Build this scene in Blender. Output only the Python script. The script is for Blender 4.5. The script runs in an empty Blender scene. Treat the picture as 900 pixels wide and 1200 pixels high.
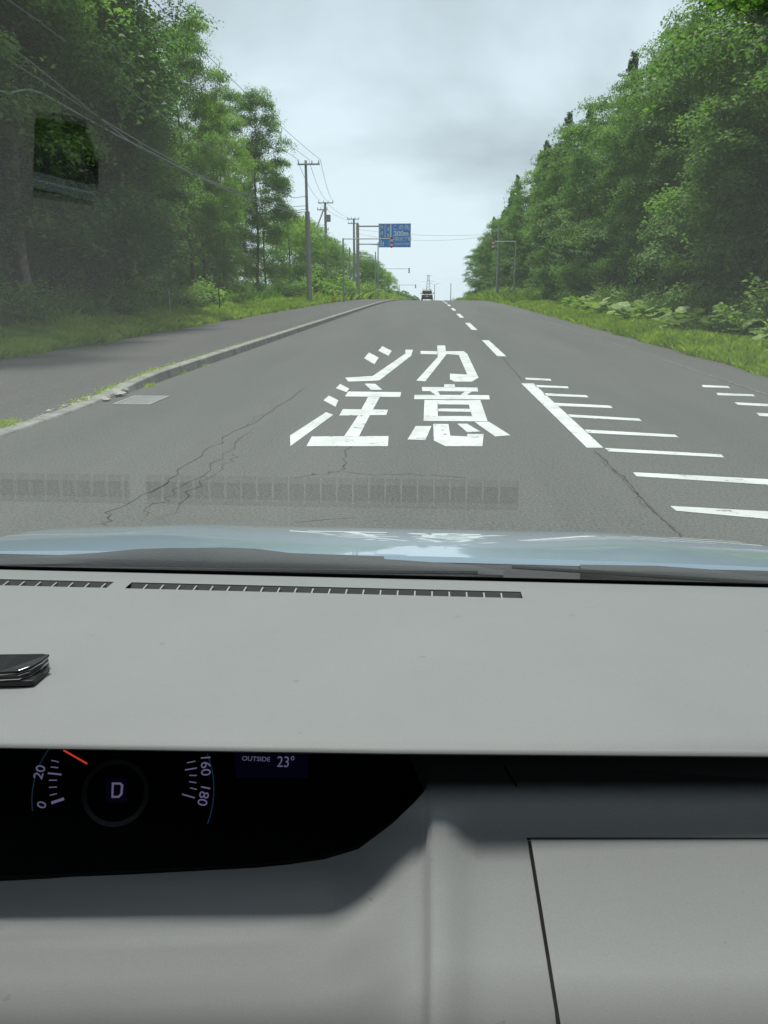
import bpy, math, random
import numpy as np
from mathutils import Vector, Matrix

# ------------------------------------------------------------------ camera
sc = bpy.context.scene
TH = math.atan(267 / 900)
PSI = math.atan(60 / 900 * math.cos(TH))
CAM = np.array([0.0, 0.0, 1.5])
cd = bpy.data.cameras.new('camera')
cam = bpy.data.objects.new('camera', cd)
sc.collection.objects.link(cam)
cam.location = CAM
cam.rotation_euler = (math.pi / 2 - TH, 0, PSI)
cd.sensor_fit = 'HORIZONTAL'; cd.sensor_width = 36; cd.lens = 36
cd.clip_start = 0.01; cd.clip_end = 5000
sc.camera = cam

# ------------------------------------------------------------------ light
TO_SUN = Vector((-0.09, 0.21, 1.0)).normalized()
elev = math.asin(TO_SUN.z)
sd = bpy.data.lights.new('sun', 'SUN'); sd.energy = 4.3; sd.angle = math.radians(6); sd.color = (1, .97, .92)
sun = bpy.data.objects.new('sun', sd); sc.collection.objects.link(sun)
sun.rotation_euler = TO_SUN.to_track_quat('Z', 'Y').to_euler()
w = bpy.data.worlds.new('World'); sc.world = w; w.use_nodes = True
nt = w.node_tree; nt.nodes.clear()
def N(nt, t, **k):
    n = nt.nodes.new(t)
    for a, b in k.items():
        if a.startswith('i_'): n.inputs[a[2:].replace('_', ' ')].default_value = b
        else: setattr(n, a, b)
    return n
L = nt.links.new
out = N(nt, 'ShaderNodeOutputWorld'); bg = N(nt, 'ShaderNodeBackground'); bg.inputs[1].default_value = 0.103
tc = N(nt, 'ShaderNodeTexCoord'); sep = N(nt, 'ShaderNodeSeparateXYZ'); L(tc.outputs['Generated'], sep.inputs[0])
mx = N(nt, 'ShaderNodeMath', operation='MAXIMUM'); L(sep.outputs[2], mx.inputs[0]); mx.inputs[1].default_value = 0.0
com = N(nt, 'ShaderNodeCombineXYZ'); L(sep.outputs[0], com.inputs[0]); L(sep.outputs[1], com.inputs[1]); L(mx.outputs[0], com.inputs[2])
sky = N(nt, 'ShaderNodeTexSky', sky_type='NISHITA'); sky.sun_disc = False
sky.sun_elevation = elev; sky.sun_rotation = math.atan2(TO_SUN.x, TO_SUN.y)
L(com.outputs[0], sky.inputs[0])
# a deck of overcast: noise on a plane high above (x/(z+.25))
ad = N(nt, 'ShaderNodeMath', operation='ADD'); L(mx.outputs[0], ad.inputs[0]); ad.inputs[1].default_value = 0.42
dx = N(nt, 'ShaderNodeMath', operation='DIVIDE'); L(sep.outputs[0], dx.inputs[0]); L(ad.outputs[0], dx.inputs[1])
dy = N(nt, 'ShaderNodeMath', operation='DIVIDE'); L(sep.outputs[1], dy.inputs[0]); L(ad.outputs[0], dy.inputs[1])
cp = N(nt, 'ShaderNodeCombineXYZ'); L(dx.outputs[0], cp.inputs[0]); L(dy.outputs[0], cp.inputs[1]); cp.inputs[2].default_value = 3.7
n1 = N(nt, 'ShaderNodeTexNoise'); n1.inputs['Scale'].default_value = 1.6; n1.inputs['Detail'].default_value = 5; n1.inputs['Roughness'].default_value = .5
n1.inputs['Distortion'].default_value = .3
L(cp.outputs[0], n1.inputs['Vector'])
cr = N(nt, 'ShaderNodeValToRGB')
cr.color_ramp.elements[0].position = .35; cr.color_ramp.elements[0].color = (.40, .455, .51, 1)
cr.color_ramp.elements[1].position = .63; cr.color_ramp.elements[1].color = (.68, .785, .86, 1)
e = cr.color_ramp.elements.new(.48); e.color = (.52, .60, .66, 1)
L(n1.outputs[0], cr.inputs[0])
sc10 = N(nt, 'ShaderNodeVectorMath', operation='SCALE'); sc10.inputs['Scale'].default_value = 10.5; L(cr.outputs[0], sc10.inputs[0])
mixw = N(nt, 'ShaderNodeMix', data_type='RGBA'); mixw.inputs[0].default_value = .93
L(sky.outputs[0], mixw.inputs[6]); L(sc10.outputs[0], mixw.inputs[7])
L(mixw.outputs[2], bg.inputs[0]); L(bg.outputs[0], out.inputs[0])
sc.view_settings.view_transform = 'Standard'; sc.view_settings.look = 'None'
sc.view_settings.exposure = 0.27; sc.view_settings.gamma = 1
sc.render.engine = 'CYCLES'
sc.cycles.use_denoising = True
sc.cycles.max_bounces = 8; sc.cycles.transparent_max_bounces = 24; sc.cycles.caustics_reflective = False; sc.cycles.caustics_refractive = False
sc.render.resolution_x = 768; sc.render.resolution_y = 1024

# ------------------------------------------------------------------ helpers
C = sc.collection
rnd = random.Random(11)
F_ = np.array([-math.sin(PSI) * math.cos(TH), math.cos(PSI) * math.cos(TH), -math.sin(TH)])
R_ = np.array([math.cos(PSI), math.sin(PSI), 0.0]); U_ = np.cross(R_, F_)
def ray(u, v): return F_ + R_ * ((u - 450) / 900) + U_ * ((600 - v) / 900)
def AZ(u, v, z=0.0):
    d = ray(u, v); return CAM + d * ((z - CAM[2]) / d[2])
def AY(u, v, Y):
    d = ray(u, v); return CAM + d * (Y / d[1])
def AX(u, v, X):
    d = ray(u, v); return CAM + d * (X / d[0])
def ss(a, b, t):
    t = min(1, max(0, (t - a) / (b - a))); return t * t * (3 - 2 * t)

class MB:
    def __init__(s): s.v = []; s.f = []; s.m = []
    def add(s, vs, fs, mi=0):
        o = len(s.v); s.v += [tuple(float(c) for c in p) for p in vs]
        s.f += [tuple(o + i for i in f) for f in fs]; s.m += [mi] * len(fs); return s
    def box(s, x0, x1, y0, y1, z0, z1, mi=0):
        return s.add([(x0,y0,z0),(x1,y0,z0),(x1,y1,z0),(x0,y1,z0),(x0,y0,z1),(x1,y0,z1),(x1,y1,z1),(x0,y1,z1)],
              [(0,3,2,1),(4,5,6,7),(0,1,5,4),(1,2,6,5),(2,3,7,6),(3,0,4,7)], mi)
    def tube(s, pts, rad, n=8, cap=True, mi=0):
        pts = [Vector(p) for p in pts]; vs = []; fs = []
        if not hasattr(rad, '__len__'): rad = [rad] * len(pts)
        for i, p in enumerate(pts):
            t = (pts[min(i + 1, len(pts) - 1)] - pts[max(i - 1, 0)]).normalized()
            a = Vector((0, 0, 1)) if abs(t.z) < .9 else Vector((0, 1, 0))
            x = t.cross(a).normalized(); y = t.cross(x)
            for k in range(n):
                q = 2 * math.pi * k / n; vs.append(p + x * (math.cos(q) * rad[i]) + y * (math.sin(q) * rad[i]))
        for i in range(len(pts) - 1):
            for k in range(n):
                fs.append((i*n+k, i*n+(k+1)%n, (i+1)*n+(k+1)%n, (i+1)*n+k))
        if cap: fs += [tuple(range(n))[::-1], tuple(range((len(pts)-1)*n, len(pts)*n))]
        return s.add(vs, fs, mi)
    def grid(s, rows, mi=0, flip=False):
        n = len(rows[0]); vs = [p for r in rows for p in r]; fs = []
        for i in range(len(rows) - 1):
            for k in range(n - 1):
                q = (i*n+k, i*n+k+1, (i+1)*n+k+1, (i+1)*n+k)
                fs.append(q[::-1] if flip else q)
        return s.add(vs, fs, mi)
    def prism(s, poly, dz, mi=0):      # polygon of 3-D points, extruded by vector dz
        n = len(poly); dz = np.array(dz, float); a = [np.array(p, float) for p in poly]
        return s.add(a + [p + dz for p in a], [tuple(range(n))[::-1], tuple(range(n, 2*n))] + [(i, (i+1)%n, n+(i+1)%n, n+i) for i in range(n)], mi)
    def build(s, name, mat, parent=None, smooth=False, bevel=0, kind=None):
        me = bpy.data.meshes.new(name); me.from_pydata(s.v, [], s.f)
        for m in (mat if isinstance(mat, (list, tuple)) else [mat]): me.materials.append(m)
        if any(s.m): me.polygons.foreach_set('material_index', s.m)
        me.update(); me.validate()
        if smooth:
            me.polygons.foreach_set('use_smooth', [True] * len(me.polygons))
        o = bpy.data.objects.new(name, me); C.objects.link(o)
        if smooth:
            try: me.set_sharp_from_angle(angle=math.radians(40))
            except Exception: pass
        if bevel:
            b = o.modifiers.new('bevel', 'BEVEL'); b.width = bevel; b.segments = 2; b.limit_method = 'ANGLE'
        if parent is not None:
            o.parent = parent; o.matrix_parent_inverse = Matrix.Translation(-parent.location) if parent.type == 'EMPTY' and parent.parent is None and parent.rotation_euler.z == 0 else Matrix()
        if kind: o['kind'] = kind
        return o
def npmesh(name, V, F, mat, parent=None, kind=None, face_n=4):
    me = bpy.data.meshes.new(name)
    me.vertices.add(len(V)); me.vertices.foreach_set('co', np.ascontiguousarray(V, dtype=np.float32).ravel())
    nf = len(F); me.loops.add(nf * face_n); me.loops.foreach_set('vertex_index', np.ascontiguousarray(F, dtype=np.int32).ravel())
    me.polygons.add(nf); me.polygons.foreach_set('loop_start', np.arange(nf, dtype=np.int32) * face_n)
    me.update(calc_edges=True)
    for m in (mat if isinstance(mat, (list, tuple)) else [mat]): me.materials.append(m)
    o = bpy.data.objects.new(name, me)
    C.objects.link(o)
    if parent is not None: o.parent = parent
    if kind: o['kind'] = kind
    return o
def tag(o, label=None, cat=None, group=None, kind=None):
    if label: o['label'] = label
    if cat: o['category'] = cat
    if group: o['group'] = group
    if kind: o['kind'] = kind
    return o
def empty(name, loc=(0, 0, 0), rz=0):
    o = bpy.data.objects.new(name, None); C.objects.link(o); o.location = [float(c) for c in loc]; o.rotation_euler = (0, 0, rz)
    o.empty_display_size = .2; return o
def copy_tree(o, parent=None):
    c = o.copy(); C.objects.link(c); c.parent = parent
    for ch in list(o.children): copy_tree(ch, c)
    return c

# ------------------------------------------------------------------ materials
def mat(name, col, rough=.7, metal=0, bump=0, bscale=60, var=0, vscale=3, coat=0, emit=None, es=1, spec=.5, coords='Object', col2=None, thr=None):
    m = bpy.data.materials.new(name); m.use_nodes = True; t = m.node_tree; b = t.nodes['Principled BSDF']
    b.inputs['Base Color'].default_value = (*col, 1); b.inputs['Roughness'].default_value = rough; b.inputs['Metallic'].default_value = metal
    b.inputs['Coat Weight'].default_value = coat; b.inputs['Coat Roughness'].default_value = .015
    b.inputs['Specular IOR Level'].default_value = spec
    if emit: b.inputs['Emission Color'].default_value = (*emit, 1); b.inputs['Emission Strength'].default_value = es
    c = t.nodes.new('ShaderNodeTexCoord')
    if var:
        n = t.nodes.new('ShaderNodeTexNoise'); n.inputs['Scale'].default_value = vscale; n.inputs['Detail'].default_value = 6; n.inputs['Roughness'].default_value = .6
        t.links.new(c.outputs[coords], n.inputs['Vector'])
        r = t.nodes.new('ShaderNodeValToRGB'); c2 = col2 or tuple(x * (1 + var) for x in col)
        r.color_ramp.elements[0].position = thr[0] if thr else .3; r.color_ramp.elements[1].position = thr[1] if thr else .7
        r.color_ramp.elements[0].color = (*[x * (1 - var) if not col2 else x for x in col], 1); r.color_ramp.elements[1].color = (*c2, 1)
        t.links.new(n.outputs[0], r.inputs[0]); t.links.new(r.outputs[0], b.inputs['Base Color'])
    if bump:
        n = t.nodes.new('ShaderNodeTexNoise'); n.inputs['Scale'].default_value = bscale; n.inputs['Detail'].default_value = 3
        t.links.new(c.outputs[coords], n.inputs['Vector'])
        bb = t.nodes.new('ShaderNodeBump'); bb.inputs['Strength'].default_value = bump; bb.inputs['Distance'].default_value = .01
        t.links.new(n.outputs[0], bb.inputs['Height']); t.links.new(bb.outputs[0], b.inputs['Normal'])
    return m

def asphalt(name, base, wide, tint2, rough=.85):
    m = bpy.data.materials.new(name); m.use_nodes = True; t = m.node_tree; b = t.nodes['Principled BSDF']; l = t.links.new
    g = t.nodes.new('ShaderNodeNewGeometry')
    def noise(s, d=4, r=.6, sv=None):
        n = t.nodes.new('ShaderNodeTexNoise'); n.inputs['Scale'].default_value = s; n.inputs['Detail'].default_value = d; n.inputs['Roughness'].default_value = r
        if sv:
            mp = t.nodes.new('ShaderNodeMapping'); mp.inputs['Scale'].default_value = sv; l(g.outputs['Position'], mp.inputs[0]); l(mp.outputs[0], n.inputs['Vector'])
        else: l(g.outputs['Position'], n.inputs['Vector'])
        return n
    big = noise(.5, 6, .62, (1.5, .14, 1)); fine = noise(48, 3, .8); mid = noise(7, 4, .7)
    def mixc(fac, a, c, t1=.35, t2=.65, amt=1):
        mr = t.nodes.new('ShaderNodeMapRange'); mr.inputs[1].default_value = t1; mr.inputs[2].default_value = t2; mr.inputs[4].default_value = amt
        l(fac, mr.inputs[0]); x = t.nodes.new('ShaderNodeMix'); x.data_type = 'RGBA'; l(mr.outputs[0], x.inputs[0])
        for i, q in ((6, a), (7, c)):
            if isinstance(q, tuple): x.inputs[i].default_value = (*q, 1)
            else: l(q, x.inputs[i])
        return x.outputs[2]
    c = mixc(big.outputs[0], base, wide)
    c = mixc(mid.outputs[0], c, tint2, .45, .8, .5)
    sp = mixc(fine.outputs[0], (0.028, .029, .028), (.165, .166, .157), .38, .66)
    x = t.nodes.new('ShaderNodeMix'); x.data_type = 'RGBA'; x.inputs[0].default_value = .5; l(c, x.inputs[6]); l(sp, x.inputs[7])
    l(x.outputs[2], b.inputs['Base Color']); b.inputs['Roughness'].default_value = rough; b.inputs['Specular IOR Level'].default_value = .35
    bb = t.nodes.new('ShaderNodeBump'); bb.inputs['Strength'].default_value = .5; bb.inputs['Distance'].default_value = .006
    l(fine.outputs[0], bb.inputs['Height']); l(bb.outputs[0], b.inputs['Normal'])
    return m

def paint(name, col, wear=.62, under=(.10, .10, .098)):
    m = bpy.data.materials.new(name); m.use_nodes = True; t = m.node_tree; b = t.nodes['Principled BSDF']; l = t.links.new
    g = t.nodes.new('ShaderNodeNewGeometry')
    a = t.nodes.new('ShaderNodeTexNoise'); a.inputs['Scale'].default_value = 5.5; a.inputs['Detail'].default_value = 9; a.inputs['Roughness'].default_value = .78
    l(g.outputs['Position'], a.inputs['Vector'])
    r = t.nodes.new('ShaderNodeMapRange'); r.inputs[1].default_value = wear; r.inputs[2].default_value = wear + .05; l(a.outputs[0], r.inputs[0])
    d = t.nodes.new('ShaderNodeTexNoise'); d.inputs['Scale'].default_value = 2.2; d.inputs['Detail'].default_value = 7; l(g.outputs['Position'], d.inputs['Vector'])
    dr = t.nodes.new('ShaderNodeValToRGB'); dr.color_ramp.elements[0].position = .3; dr.color_ramp.elements[0].color = (*[c * .74 for c in col], 1); dr.color_ramp.elements[1].position = .65; dr.color_ramp.elements[1].color = (*col, 1)
    l(d.outputs[0], dr.inputs[0])
    x = t.nodes.new('ShaderNodeMix'); x.data_type = 'RGBA'; l(r.outputs[0], x.inputs[0]); l(dr.outputs[0], x.inputs[6]); x.inputs[7].default_value = (*under, 1)
    l(x.outputs[2], b.inputs['Base Color']); b.inputs['Roughness'].default_value = .65
    return m

def leafmat(name, dark, light, trans=.42, vscale=.9, rough=.55):
    m = bpy.data.materials.new(name); m.use_nodes = True; t = m.node_tree; b = t.nodes['Principled BSDF']; l = t.links.new
    c = t.nodes.new('ShaderNodeTexCoord'); oi = t.nodes.new('ShaderNodeObjectInfo')
    n = t.nodes.new('ShaderNodeTexNoise'); n.inputs['Scale'].default_value = vscale; n.inputs['Detail'].default_value = 5; n.inputs['Roughness'].default_value = .7
    l(c.outputs['Object'], n.inputs['Vector'])
    ma = t.nodes.new('ShaderNodeMath'); ma.operation = 'MULTIPLY_ADD'; ma.inputs[1].default_value = .34; ma.inputs[2].default_value = -.17; l(oi.outputs['Random'], ma.inputs[0])
    mb = t.nodes.new('ShaderNodeMath'); l(n.outputs[0], mb.inputs[0]); l(ma.outputs[0], mb.inputs[1])
    r = t.nodes.new('ShaderNodeValToRGB'); r.color_ramp.elements[0].position = .37; r.color_ramp.elements[1].position = .64
    r.color_ramp.elements[0].color = (*dark, 1); r.color_ramp.elements[1].color = (*light, 1); l(mb.outputs[0], r.inputs[0])
    l(r.outputs[0], b.inputs['Base Color']); b.inputs['Roughness'].default_value = rough; b.inputs['Specular IOR Level'].default_value = .25
    tr = t.nodes.new('ShaderNodeBsdfTranslucent')
    sat = t.nodes.new('ShaderNodeMix'); sat.data_type = 'RGBA'; sat.blend_type = 'MULTIPLY'; sat.inputs[0].default_value = 1; sat.inputs[7].default_value = (1.3, 1.6, .7, 1)
    l(r.outputs[0], sat.inputs[6]); l(sat.outputs[2], tr.inputs[0])
    mx = t.nodes.new('ShaderNodeMixShader'); mx.inputs[0].default_value = trans; l(b.outputs[0], mx.inputs[1]); l(tr.outputs[0], mx.inputs[2])
    l(mx.outputs[0], t.nodes['Material Output'].inputs[0]); return m

def glassmat(name, tint, rough=0.0):
    m = bpy.data.materials.new(name); m.use_nodes = True; t = m.node_tree; t.nodes.clear(); l = t.links.new
    o = t.nodes.new('ShaderNodeOutputMaterial'); tr = t.nodes.new('ShaderNodeBsdfTransparent'); tr.inputs[0].default_value = (*tint, 1)
    gl = t.nodes.new('ShaderNodeBsdfGlossy'); gl.inputs['Roughness'].default_value = rough; gl.inputs['Color'].default_value = (1, 1, 1, 1)
    g = t.nodes.new('ShaderNodeNewGeometry'); mr = t.nodes.new('ShaderNodeMapRange')
    mr.inputs[3].default_value = 1.5; mr.inputs[4].default_value = 1 / 1.5; l(g.outputs['Backfacing'], mr.inputs[0])
    f0 = t.nodes.new('ShaderNodeFresnel'); l(mr.outputs[0], f0.inputs[0]); f = t.nodes.new('ShaderNodeMath'); f.operation = 'MULTIPLY'; f.inputs[1].default_value = .62; l(f0.outputs[0], f.inputs[0])   # reflection scaled down to thin the veil over the view
    mx = t.nodes.new('ShaderNodeMixShader'); l(f.outputs[0], mx.inputs[0]); l(tr.outputs[0], mx.inputs[1]); l(gl.outputs[0], mx.inputs[2]); l(mx.outputs[0], o.inputs[0])
    return m

M = {}
M['road'] = asphalt('road asphalt', (.060, .065, .062), (.098, .101, .096), (.110, .110, .103))
M['path'] = asphalt('footpath asphalt', (.044, .043, .045), (.072, .068, .069), (.105, .096, .090))
M['edge'] = asphalt('old asphalt edge', (.05, .05, .05), (.075, .073, .07), (.09, .085, .08))
M['paint'] = paint('white road paint', (.57, .59, .58), .575)
M['paint_worn'] = paint('worn road paint', (.22, .21, .18), .46)
M['crack'] = mat('crack filler', (.03, .03, .03), .95)
M['kerb'] = mat('weathered kerb concrete', (.20, .20, .185), .9, bump=.4, bscale=30, var=.35, vscale=4, coords='Object')
M['soil'] = mat('soil with leaf litter', (.055, .05, .028), .95, bump=.6, bscale=8, var=.3, vscale=2, col2=(.06, .085, .03))
M['grass'] = leafmat('grass blades', (0.173, 0.260, 0.051), (0.347, 0.427, 0.088), .4, .6)
M['weed'] = leafmat('weed leaves', (0.115, 0.211, 0.037), (0.249, 0.357, 0.062), .4, 2)
M['leaf_a'] = leafmat('broadleaf foliage', (0.078, 0.153, 0.046), (0.185, 0.290, 0.077))
M['leaf_b'] = leafmat('pale broadleaf foliage', (0.091, 0.171, 0.046), (0.227, 0.336, 0.079))
M['leaf_c'] = leafmat('dark foliage', (0.061, 0.127, 0.051), (0.147, 0.243, 0.081), .25)
M['needle'] = leafmat('fir needles', (0.066, 0.140, 0.061), (0.147, 0.255, 0.097), .12)
M['shrub'] = leafmat('shrub foliage', (0.078, 0.149, 0.041), (0.195, 0.289, 0.071), .4, 2)
M['butterbur'] = leafmat('butterbur leaves', (0.138, 0.220, 0.059), (0.276, 0.358, 0.111), .35, 2.5, .45)
M['bark'] = mat('tree bark', (.085, .075, .065), .9, bump=.8, bscale=18, var=.35, vscale=5)
M['bark_pale'] = mat('pale birch bark', (.28, .27, .24), .85, bump=.5, bscale=15, var=.4, vscale=6)
M['concrete'] = mat('pole concrete', (.30, .30, .285), .85, bump=.2, bscale=25, var=.12, vscale=3)
M['galv'] = mat('galvanised steel', (.36, .37, .37), .5, metal=.3, var=.1, vscale=4)
M['wire'] = mat('cable sheath', (.24, .25, .25), .5)
M['wire_pale'] = mat('pale cable', (.30, .31, .31), .6)
M['ins'] = mat('white insulator', (.6, .6, .58), .35)
M['trafo'] = mat('transformer paint', (.25, .26, .26), .5)
M['blue'] = mat('sign blue', (.035, .27, .80), .45, var=.08, vscale=3)
M['white'] = mat('sign white', (.70, .74, .76), .5)
M['signline'] = mat('sign pale blue', (.28, .42, .62), .5)
M['red'] = mat('marker red', (.45, .05, .04), .5)
M['yellow'] = mat('marker yellow', (.6, .35, .03), .5)
M['iron'] = mat('drain iron', (.30, .31, .31), .5, metal=.5, bump=.3, bscale=80, var=.15, vscale=8)
def specks(m, thr=.745, scale=62, k=.8):
    t = m.node_tree; b = t.nodes['Principled BSDF']; src_ = b.inputs['Base Color'].links[0].from_socket
    c = t.nodes.new('ShaderNodeTexCoord'); n = t.nodes.new('ShaderNodeTexNoise'); n.inputs['Scale'].default_value = scale; n.inputs['Detail'].default_value = 2
    mp = t.nodes.new('ShaderNodeMapping'); mp.inputs['Scale'].default_value = (.55, 1, 1); t.links.new(c.outputs['Object'], mp.inputs[0]); t.links.new(mp.outputs[0], n.inputs['Vector'])
    r = t.nodes.new('ShaderNodeMapRange'); r.inputs[1].default_value = thr; r.inputs[2].default_value = thr + .02; r.inputs[4].default_value = .8; t.links.new(n.outputs[0], r.inputs[0])
    x = t.nodes.new('ShaderNodeMix'); x.data_type = 'RGBA'; x.blend_type = 'MULTIPLY'; t.links.new(r.outputs[0], x.inputs[0]); t.links.new(src_, x.inputs[6]); x.inputs[7].default_value = (k, k, k, 1)
    gn = t.nodes.new('ShaderNodeTexNoise'); gn.inputs['Scale'].default_value = 620; gn.inputs['Detail'].default_value = 2; t.links.new(c.outputs['Object'], gn.inputs['Vector'])
    gr = t.nodes.new('ShaderNodeMapRange'); gr.inputs[1].default_value = .35; gr.inputs[2].default_value = .65; gr.inputs[3].default_value = .955; gr.inputs[4].default_value = 1.035; t.links.new(gn.outputs[0], gr.inputs[0])
    gm = t.nodes.new('ShaderNodeMix'); gm.data_type = 'RGBA'; gm.blend_type = 'MULTIPLY'; gm.inputs[0].default_value = 1; t.links.new(x.outputs[2], gm.inputs[6]); t.links.new(gr.outputs[0], gm.inputs[7])
    t.links.new(gm.outputs[2], b.inputs['Base Color'])
# own car
M['dash'] = mat('grey dashboard vinyl', (.188, .193, .193), .62, bump=.10, bscale=1600, var=.035, vscale=5, spec=.35)
specks(M['dash']); M['panel'] = mat('lower dash plastic', (.285, .290, .288), .6, bump=.08, bscale=1600, var=.02, vscale=6, spec=.35)
specks(M['panel'], .76); M['mesh'] = mat('vent mesh', (.05, .05, .05), .8, bump=.6, bscale=1500)
M['fin'] = mat('vent fins', (.25, .26, .26), .6)
M['black'] = mat('black plastic', (.012, .012, .012), .5, spec=.3)
M['void'] = mat('vent duct', (.02, .02, .02), .9, spec=.1)
M['cowl'] = mat('cowl plastic', (.035, .036, .038), .7, bump=.2, bscale=200, spec=.2)
M['wiper'] = mat('wiper plastic', (.045, .048, .052), .7, bump=.15, bscale=250, spec=.25)
M['face'] = mat('instrument face', (.004, .004, .006), .35, spec=.25)
M['ring'] = mat('dial ring', (.10, .10, .115), .5)
M['glow'] = mat('dial figures', (.05, .05, .08), .6, emit=(.30, .28, .50), es=.26)
M['glowd'] = mat('lcd figures', (.05, .05, .08), .6, emit=(.30, .27, .48), es=.25)
M['glowb'] = mat('dial arc', (.01, .03, .06), .6, emit=(.03, .10, .18), es=.15)
M['lcd'] = mat('lcd back', (.004, .004, .01), .4, emit=(.02, .015, .10), es=.03)
M['needle'] = M['needle']
M['pointer'] = mat('red pointer', (.5, .05, .02), .5, emit=(.8, .07, .03), es=.45)
M['chrome'] = mat('chrome trim', (.75, .76, .76), .12, metal=1)
M['gloss'] = mat('gloss black', (.02, .021, .023), .22)
M['carblue'] = mat('light blue metallic paint', (.25, .34, .42), .3, metal=.1, coat=1.0)
M['carblack'] = mat('black car paint', (.012, .013, .014), .25, coat=.6)
M['darkglass'] = mat('dark car glass', (.02, .022, .024), .06)
M['rubber'] = mat('tyre rubber', (.02, .02, .02), .85)
M['rim'] = mat('wheel rim', (.45, .46, .47), .35, metal=.7)
M['taillamp'] = mat('tail lamp red', (.35, .02, .02), .25)
M['fabric'] = mat('seat fabric', (.05, .05, .05), .95, bump=.3, bscale=300)
M['liner'] = mat('headliner', (.09, .09, .088), .95)
M['dimming_glass'] = glassmat('dark side glass', (.18, .19, .19))  # dark tint added to keep side light out of the cabin
M['glass'] = glassmat('windscreen glass', (.955, .975, .966))

# ------------------------------------------------------------------ terrain
RV = 2817.0
def zg(y):
    if y < 50: return 0.0
    if y < 134.5: return -(y - 50) ** 2 / (2 * RV)
    return -1.2676 - .03 * (y - 134.5)
def swz(y): return .025 + .095 * ss(9.2, 12.6, y)      # the footpath dips to a crossing near the camera
def bank(x, y):
    if x < -8.0:
        t = -8.0 - x; return swz(y) + .0 + .55 * ss(0, 5, t) + .5 * ss(4, 14, t)
    if x < -4.55: return swz(y) - .06
    if x <= 5.5: return -.06
    t = x - 5.5; return -.02 + .14 * ss(0, 1.2, t) + .08 * ss(2, 12, t)
ys = [-40, -20, -8, 0] + list(np.arange(3, 16, 1.0)) + list(range(16, 60, 2)) + list(range(60, 140, 6)) + [140, 160, 190, 230, 300, 420, 600, 900, 1500, 2600]
xs = [-1800, -700, -250, -90, -45, -30, -22, -17, -14, -12, -10.5, -9.5, -8.8, -8.3, -8.05, -7.9, -4.8, -4.56, -4.5, 5.40, 5.5, 5.6, 6, 6.5, 7, 8, 10, 14, 20, 30, 60, 200, 700, 1800]
g = MB(); g.grid([[(x, y, zg(y) + bank(x, y)) for x in xs] for y in ys])
tag(g.build('ground', M['soil'], smooth=True), kind='structure')
r = MB(); rx = [-4.42, -3, -1.5, 0, 1.5, 3, 4.4, 5.46]
r.grid([[(x, y, zg(y)) for x in rx] for y in ys])
road = tag(r.build('road', M['road'], smooth=True), kind='structure')
e_ = MB(); rr = []
for y in ys: rr.append([(5.44, y, zg(y) - .004), (5.52, y, zg(y) - .008), (5.78 + .05 * math.sin(y * 1.7), y, zg(y) - .0)])
e_.grid(rr); e_.build('asphalt_edge', M['edge'], road)
p_ = MB(); yp = [-40, -8] + list(np.arange(0, 60, .8)) + [y for y in ys if y >= 60]
p_.grid([[(-8.12 - .10 * math.sin(y * .9) - .07 * math.sin(y * 2.3), y, zg(y) + swz(y) + .002), (-6.3, y, zg(y) + swz(y) + .012), (-4.56, y, zg(y) + swz(y) + .004)] for y in yp])
tag(p_.build('pavement', M['path'], smooth=True), kind='structure')
# kerb: one run of worn kerbstones; the top sinks to a dropped crossing near the camera
kerb = tag(MB().add([(-4.6, -6, -.1), (-4.5, -6, -.1), (-4.5, -6, -.05)], [(0, 1, 2)]).build('kerb', M['kerb']), kind='structure')
y = -3.0; kn = 0
krnd = random.Random(3)
while y < 70:
    ln = .6 if y < 40 else 2.4
    rows = []
    for yy in (y + .004, y + ln * .5, y + ln - .004):
        h = swz(yy) + .022 * ss(9, 12, yy); zz = zg(yy)
        a = -4.39 - .005 * krnd.random(); jz = .004 * krnd.random()
        rows.append([(a + .03, yy, zz - .05), (a, yy, zz + h - .012 + jz), (a - .012, yy, zz + h + jz), (a - .185, yy, zz + h + .003 + jz), (a - .20, yy, zz - .05)])
    k = MB().grid(rows)
    k.add(rows[0], [(0, 1, 2, 3, 4)]); k.add(rows[-1], [(4, 3, 2, 1, 0)])
    k.build('kerbstone', M['kerb'], kerb); y += ln
k = MB(); k.grid([[(-4.36, yy, zg(yy) - .05), (-4.39, yy, zg(yy) + .13), (-4.55, yy, zg(yy) + .14), (-4.56, yy, zg(yy) - .05)] for yy in [y + q for q in (0, 5, 10, 20, 35, 60, 90, 140, 220)]])
k.build('far_kerb_run', M['kerb'], kerb)
# crumbled corner of the kerb where it drops
k = MB()
for i in range(46):
    yy = 9.0 + krnd.random() * 2.2; xx = -4.5 + krnd.uniform(-.16, .12); s = krnd.uniform(.012, .05) if i < 34 else krnd.uniform(.06, .11); zz = swz(yy) + .004
    k.add([(xx - s, yy - s, zz - .02), (xx + s * .9, yy - s * .8, zz - .02), (xx + s, yy + s, zz - .02), (xx - s * .8, yy + s * .9, zz - .02), (xx, yy, zz + min(.02, s * .45))], [(0, 1, 4), (1, 2, 4), (2, 3, 4), (3, 0, 4)])
tag(k.build('rubble', mat('broken concrete', (.33, .31, .27), .9, var=.3, vscale=20)), 'crumbled pale concrete chips along the dropped end of the kerb', 'rubble', kind='stuff')

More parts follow.
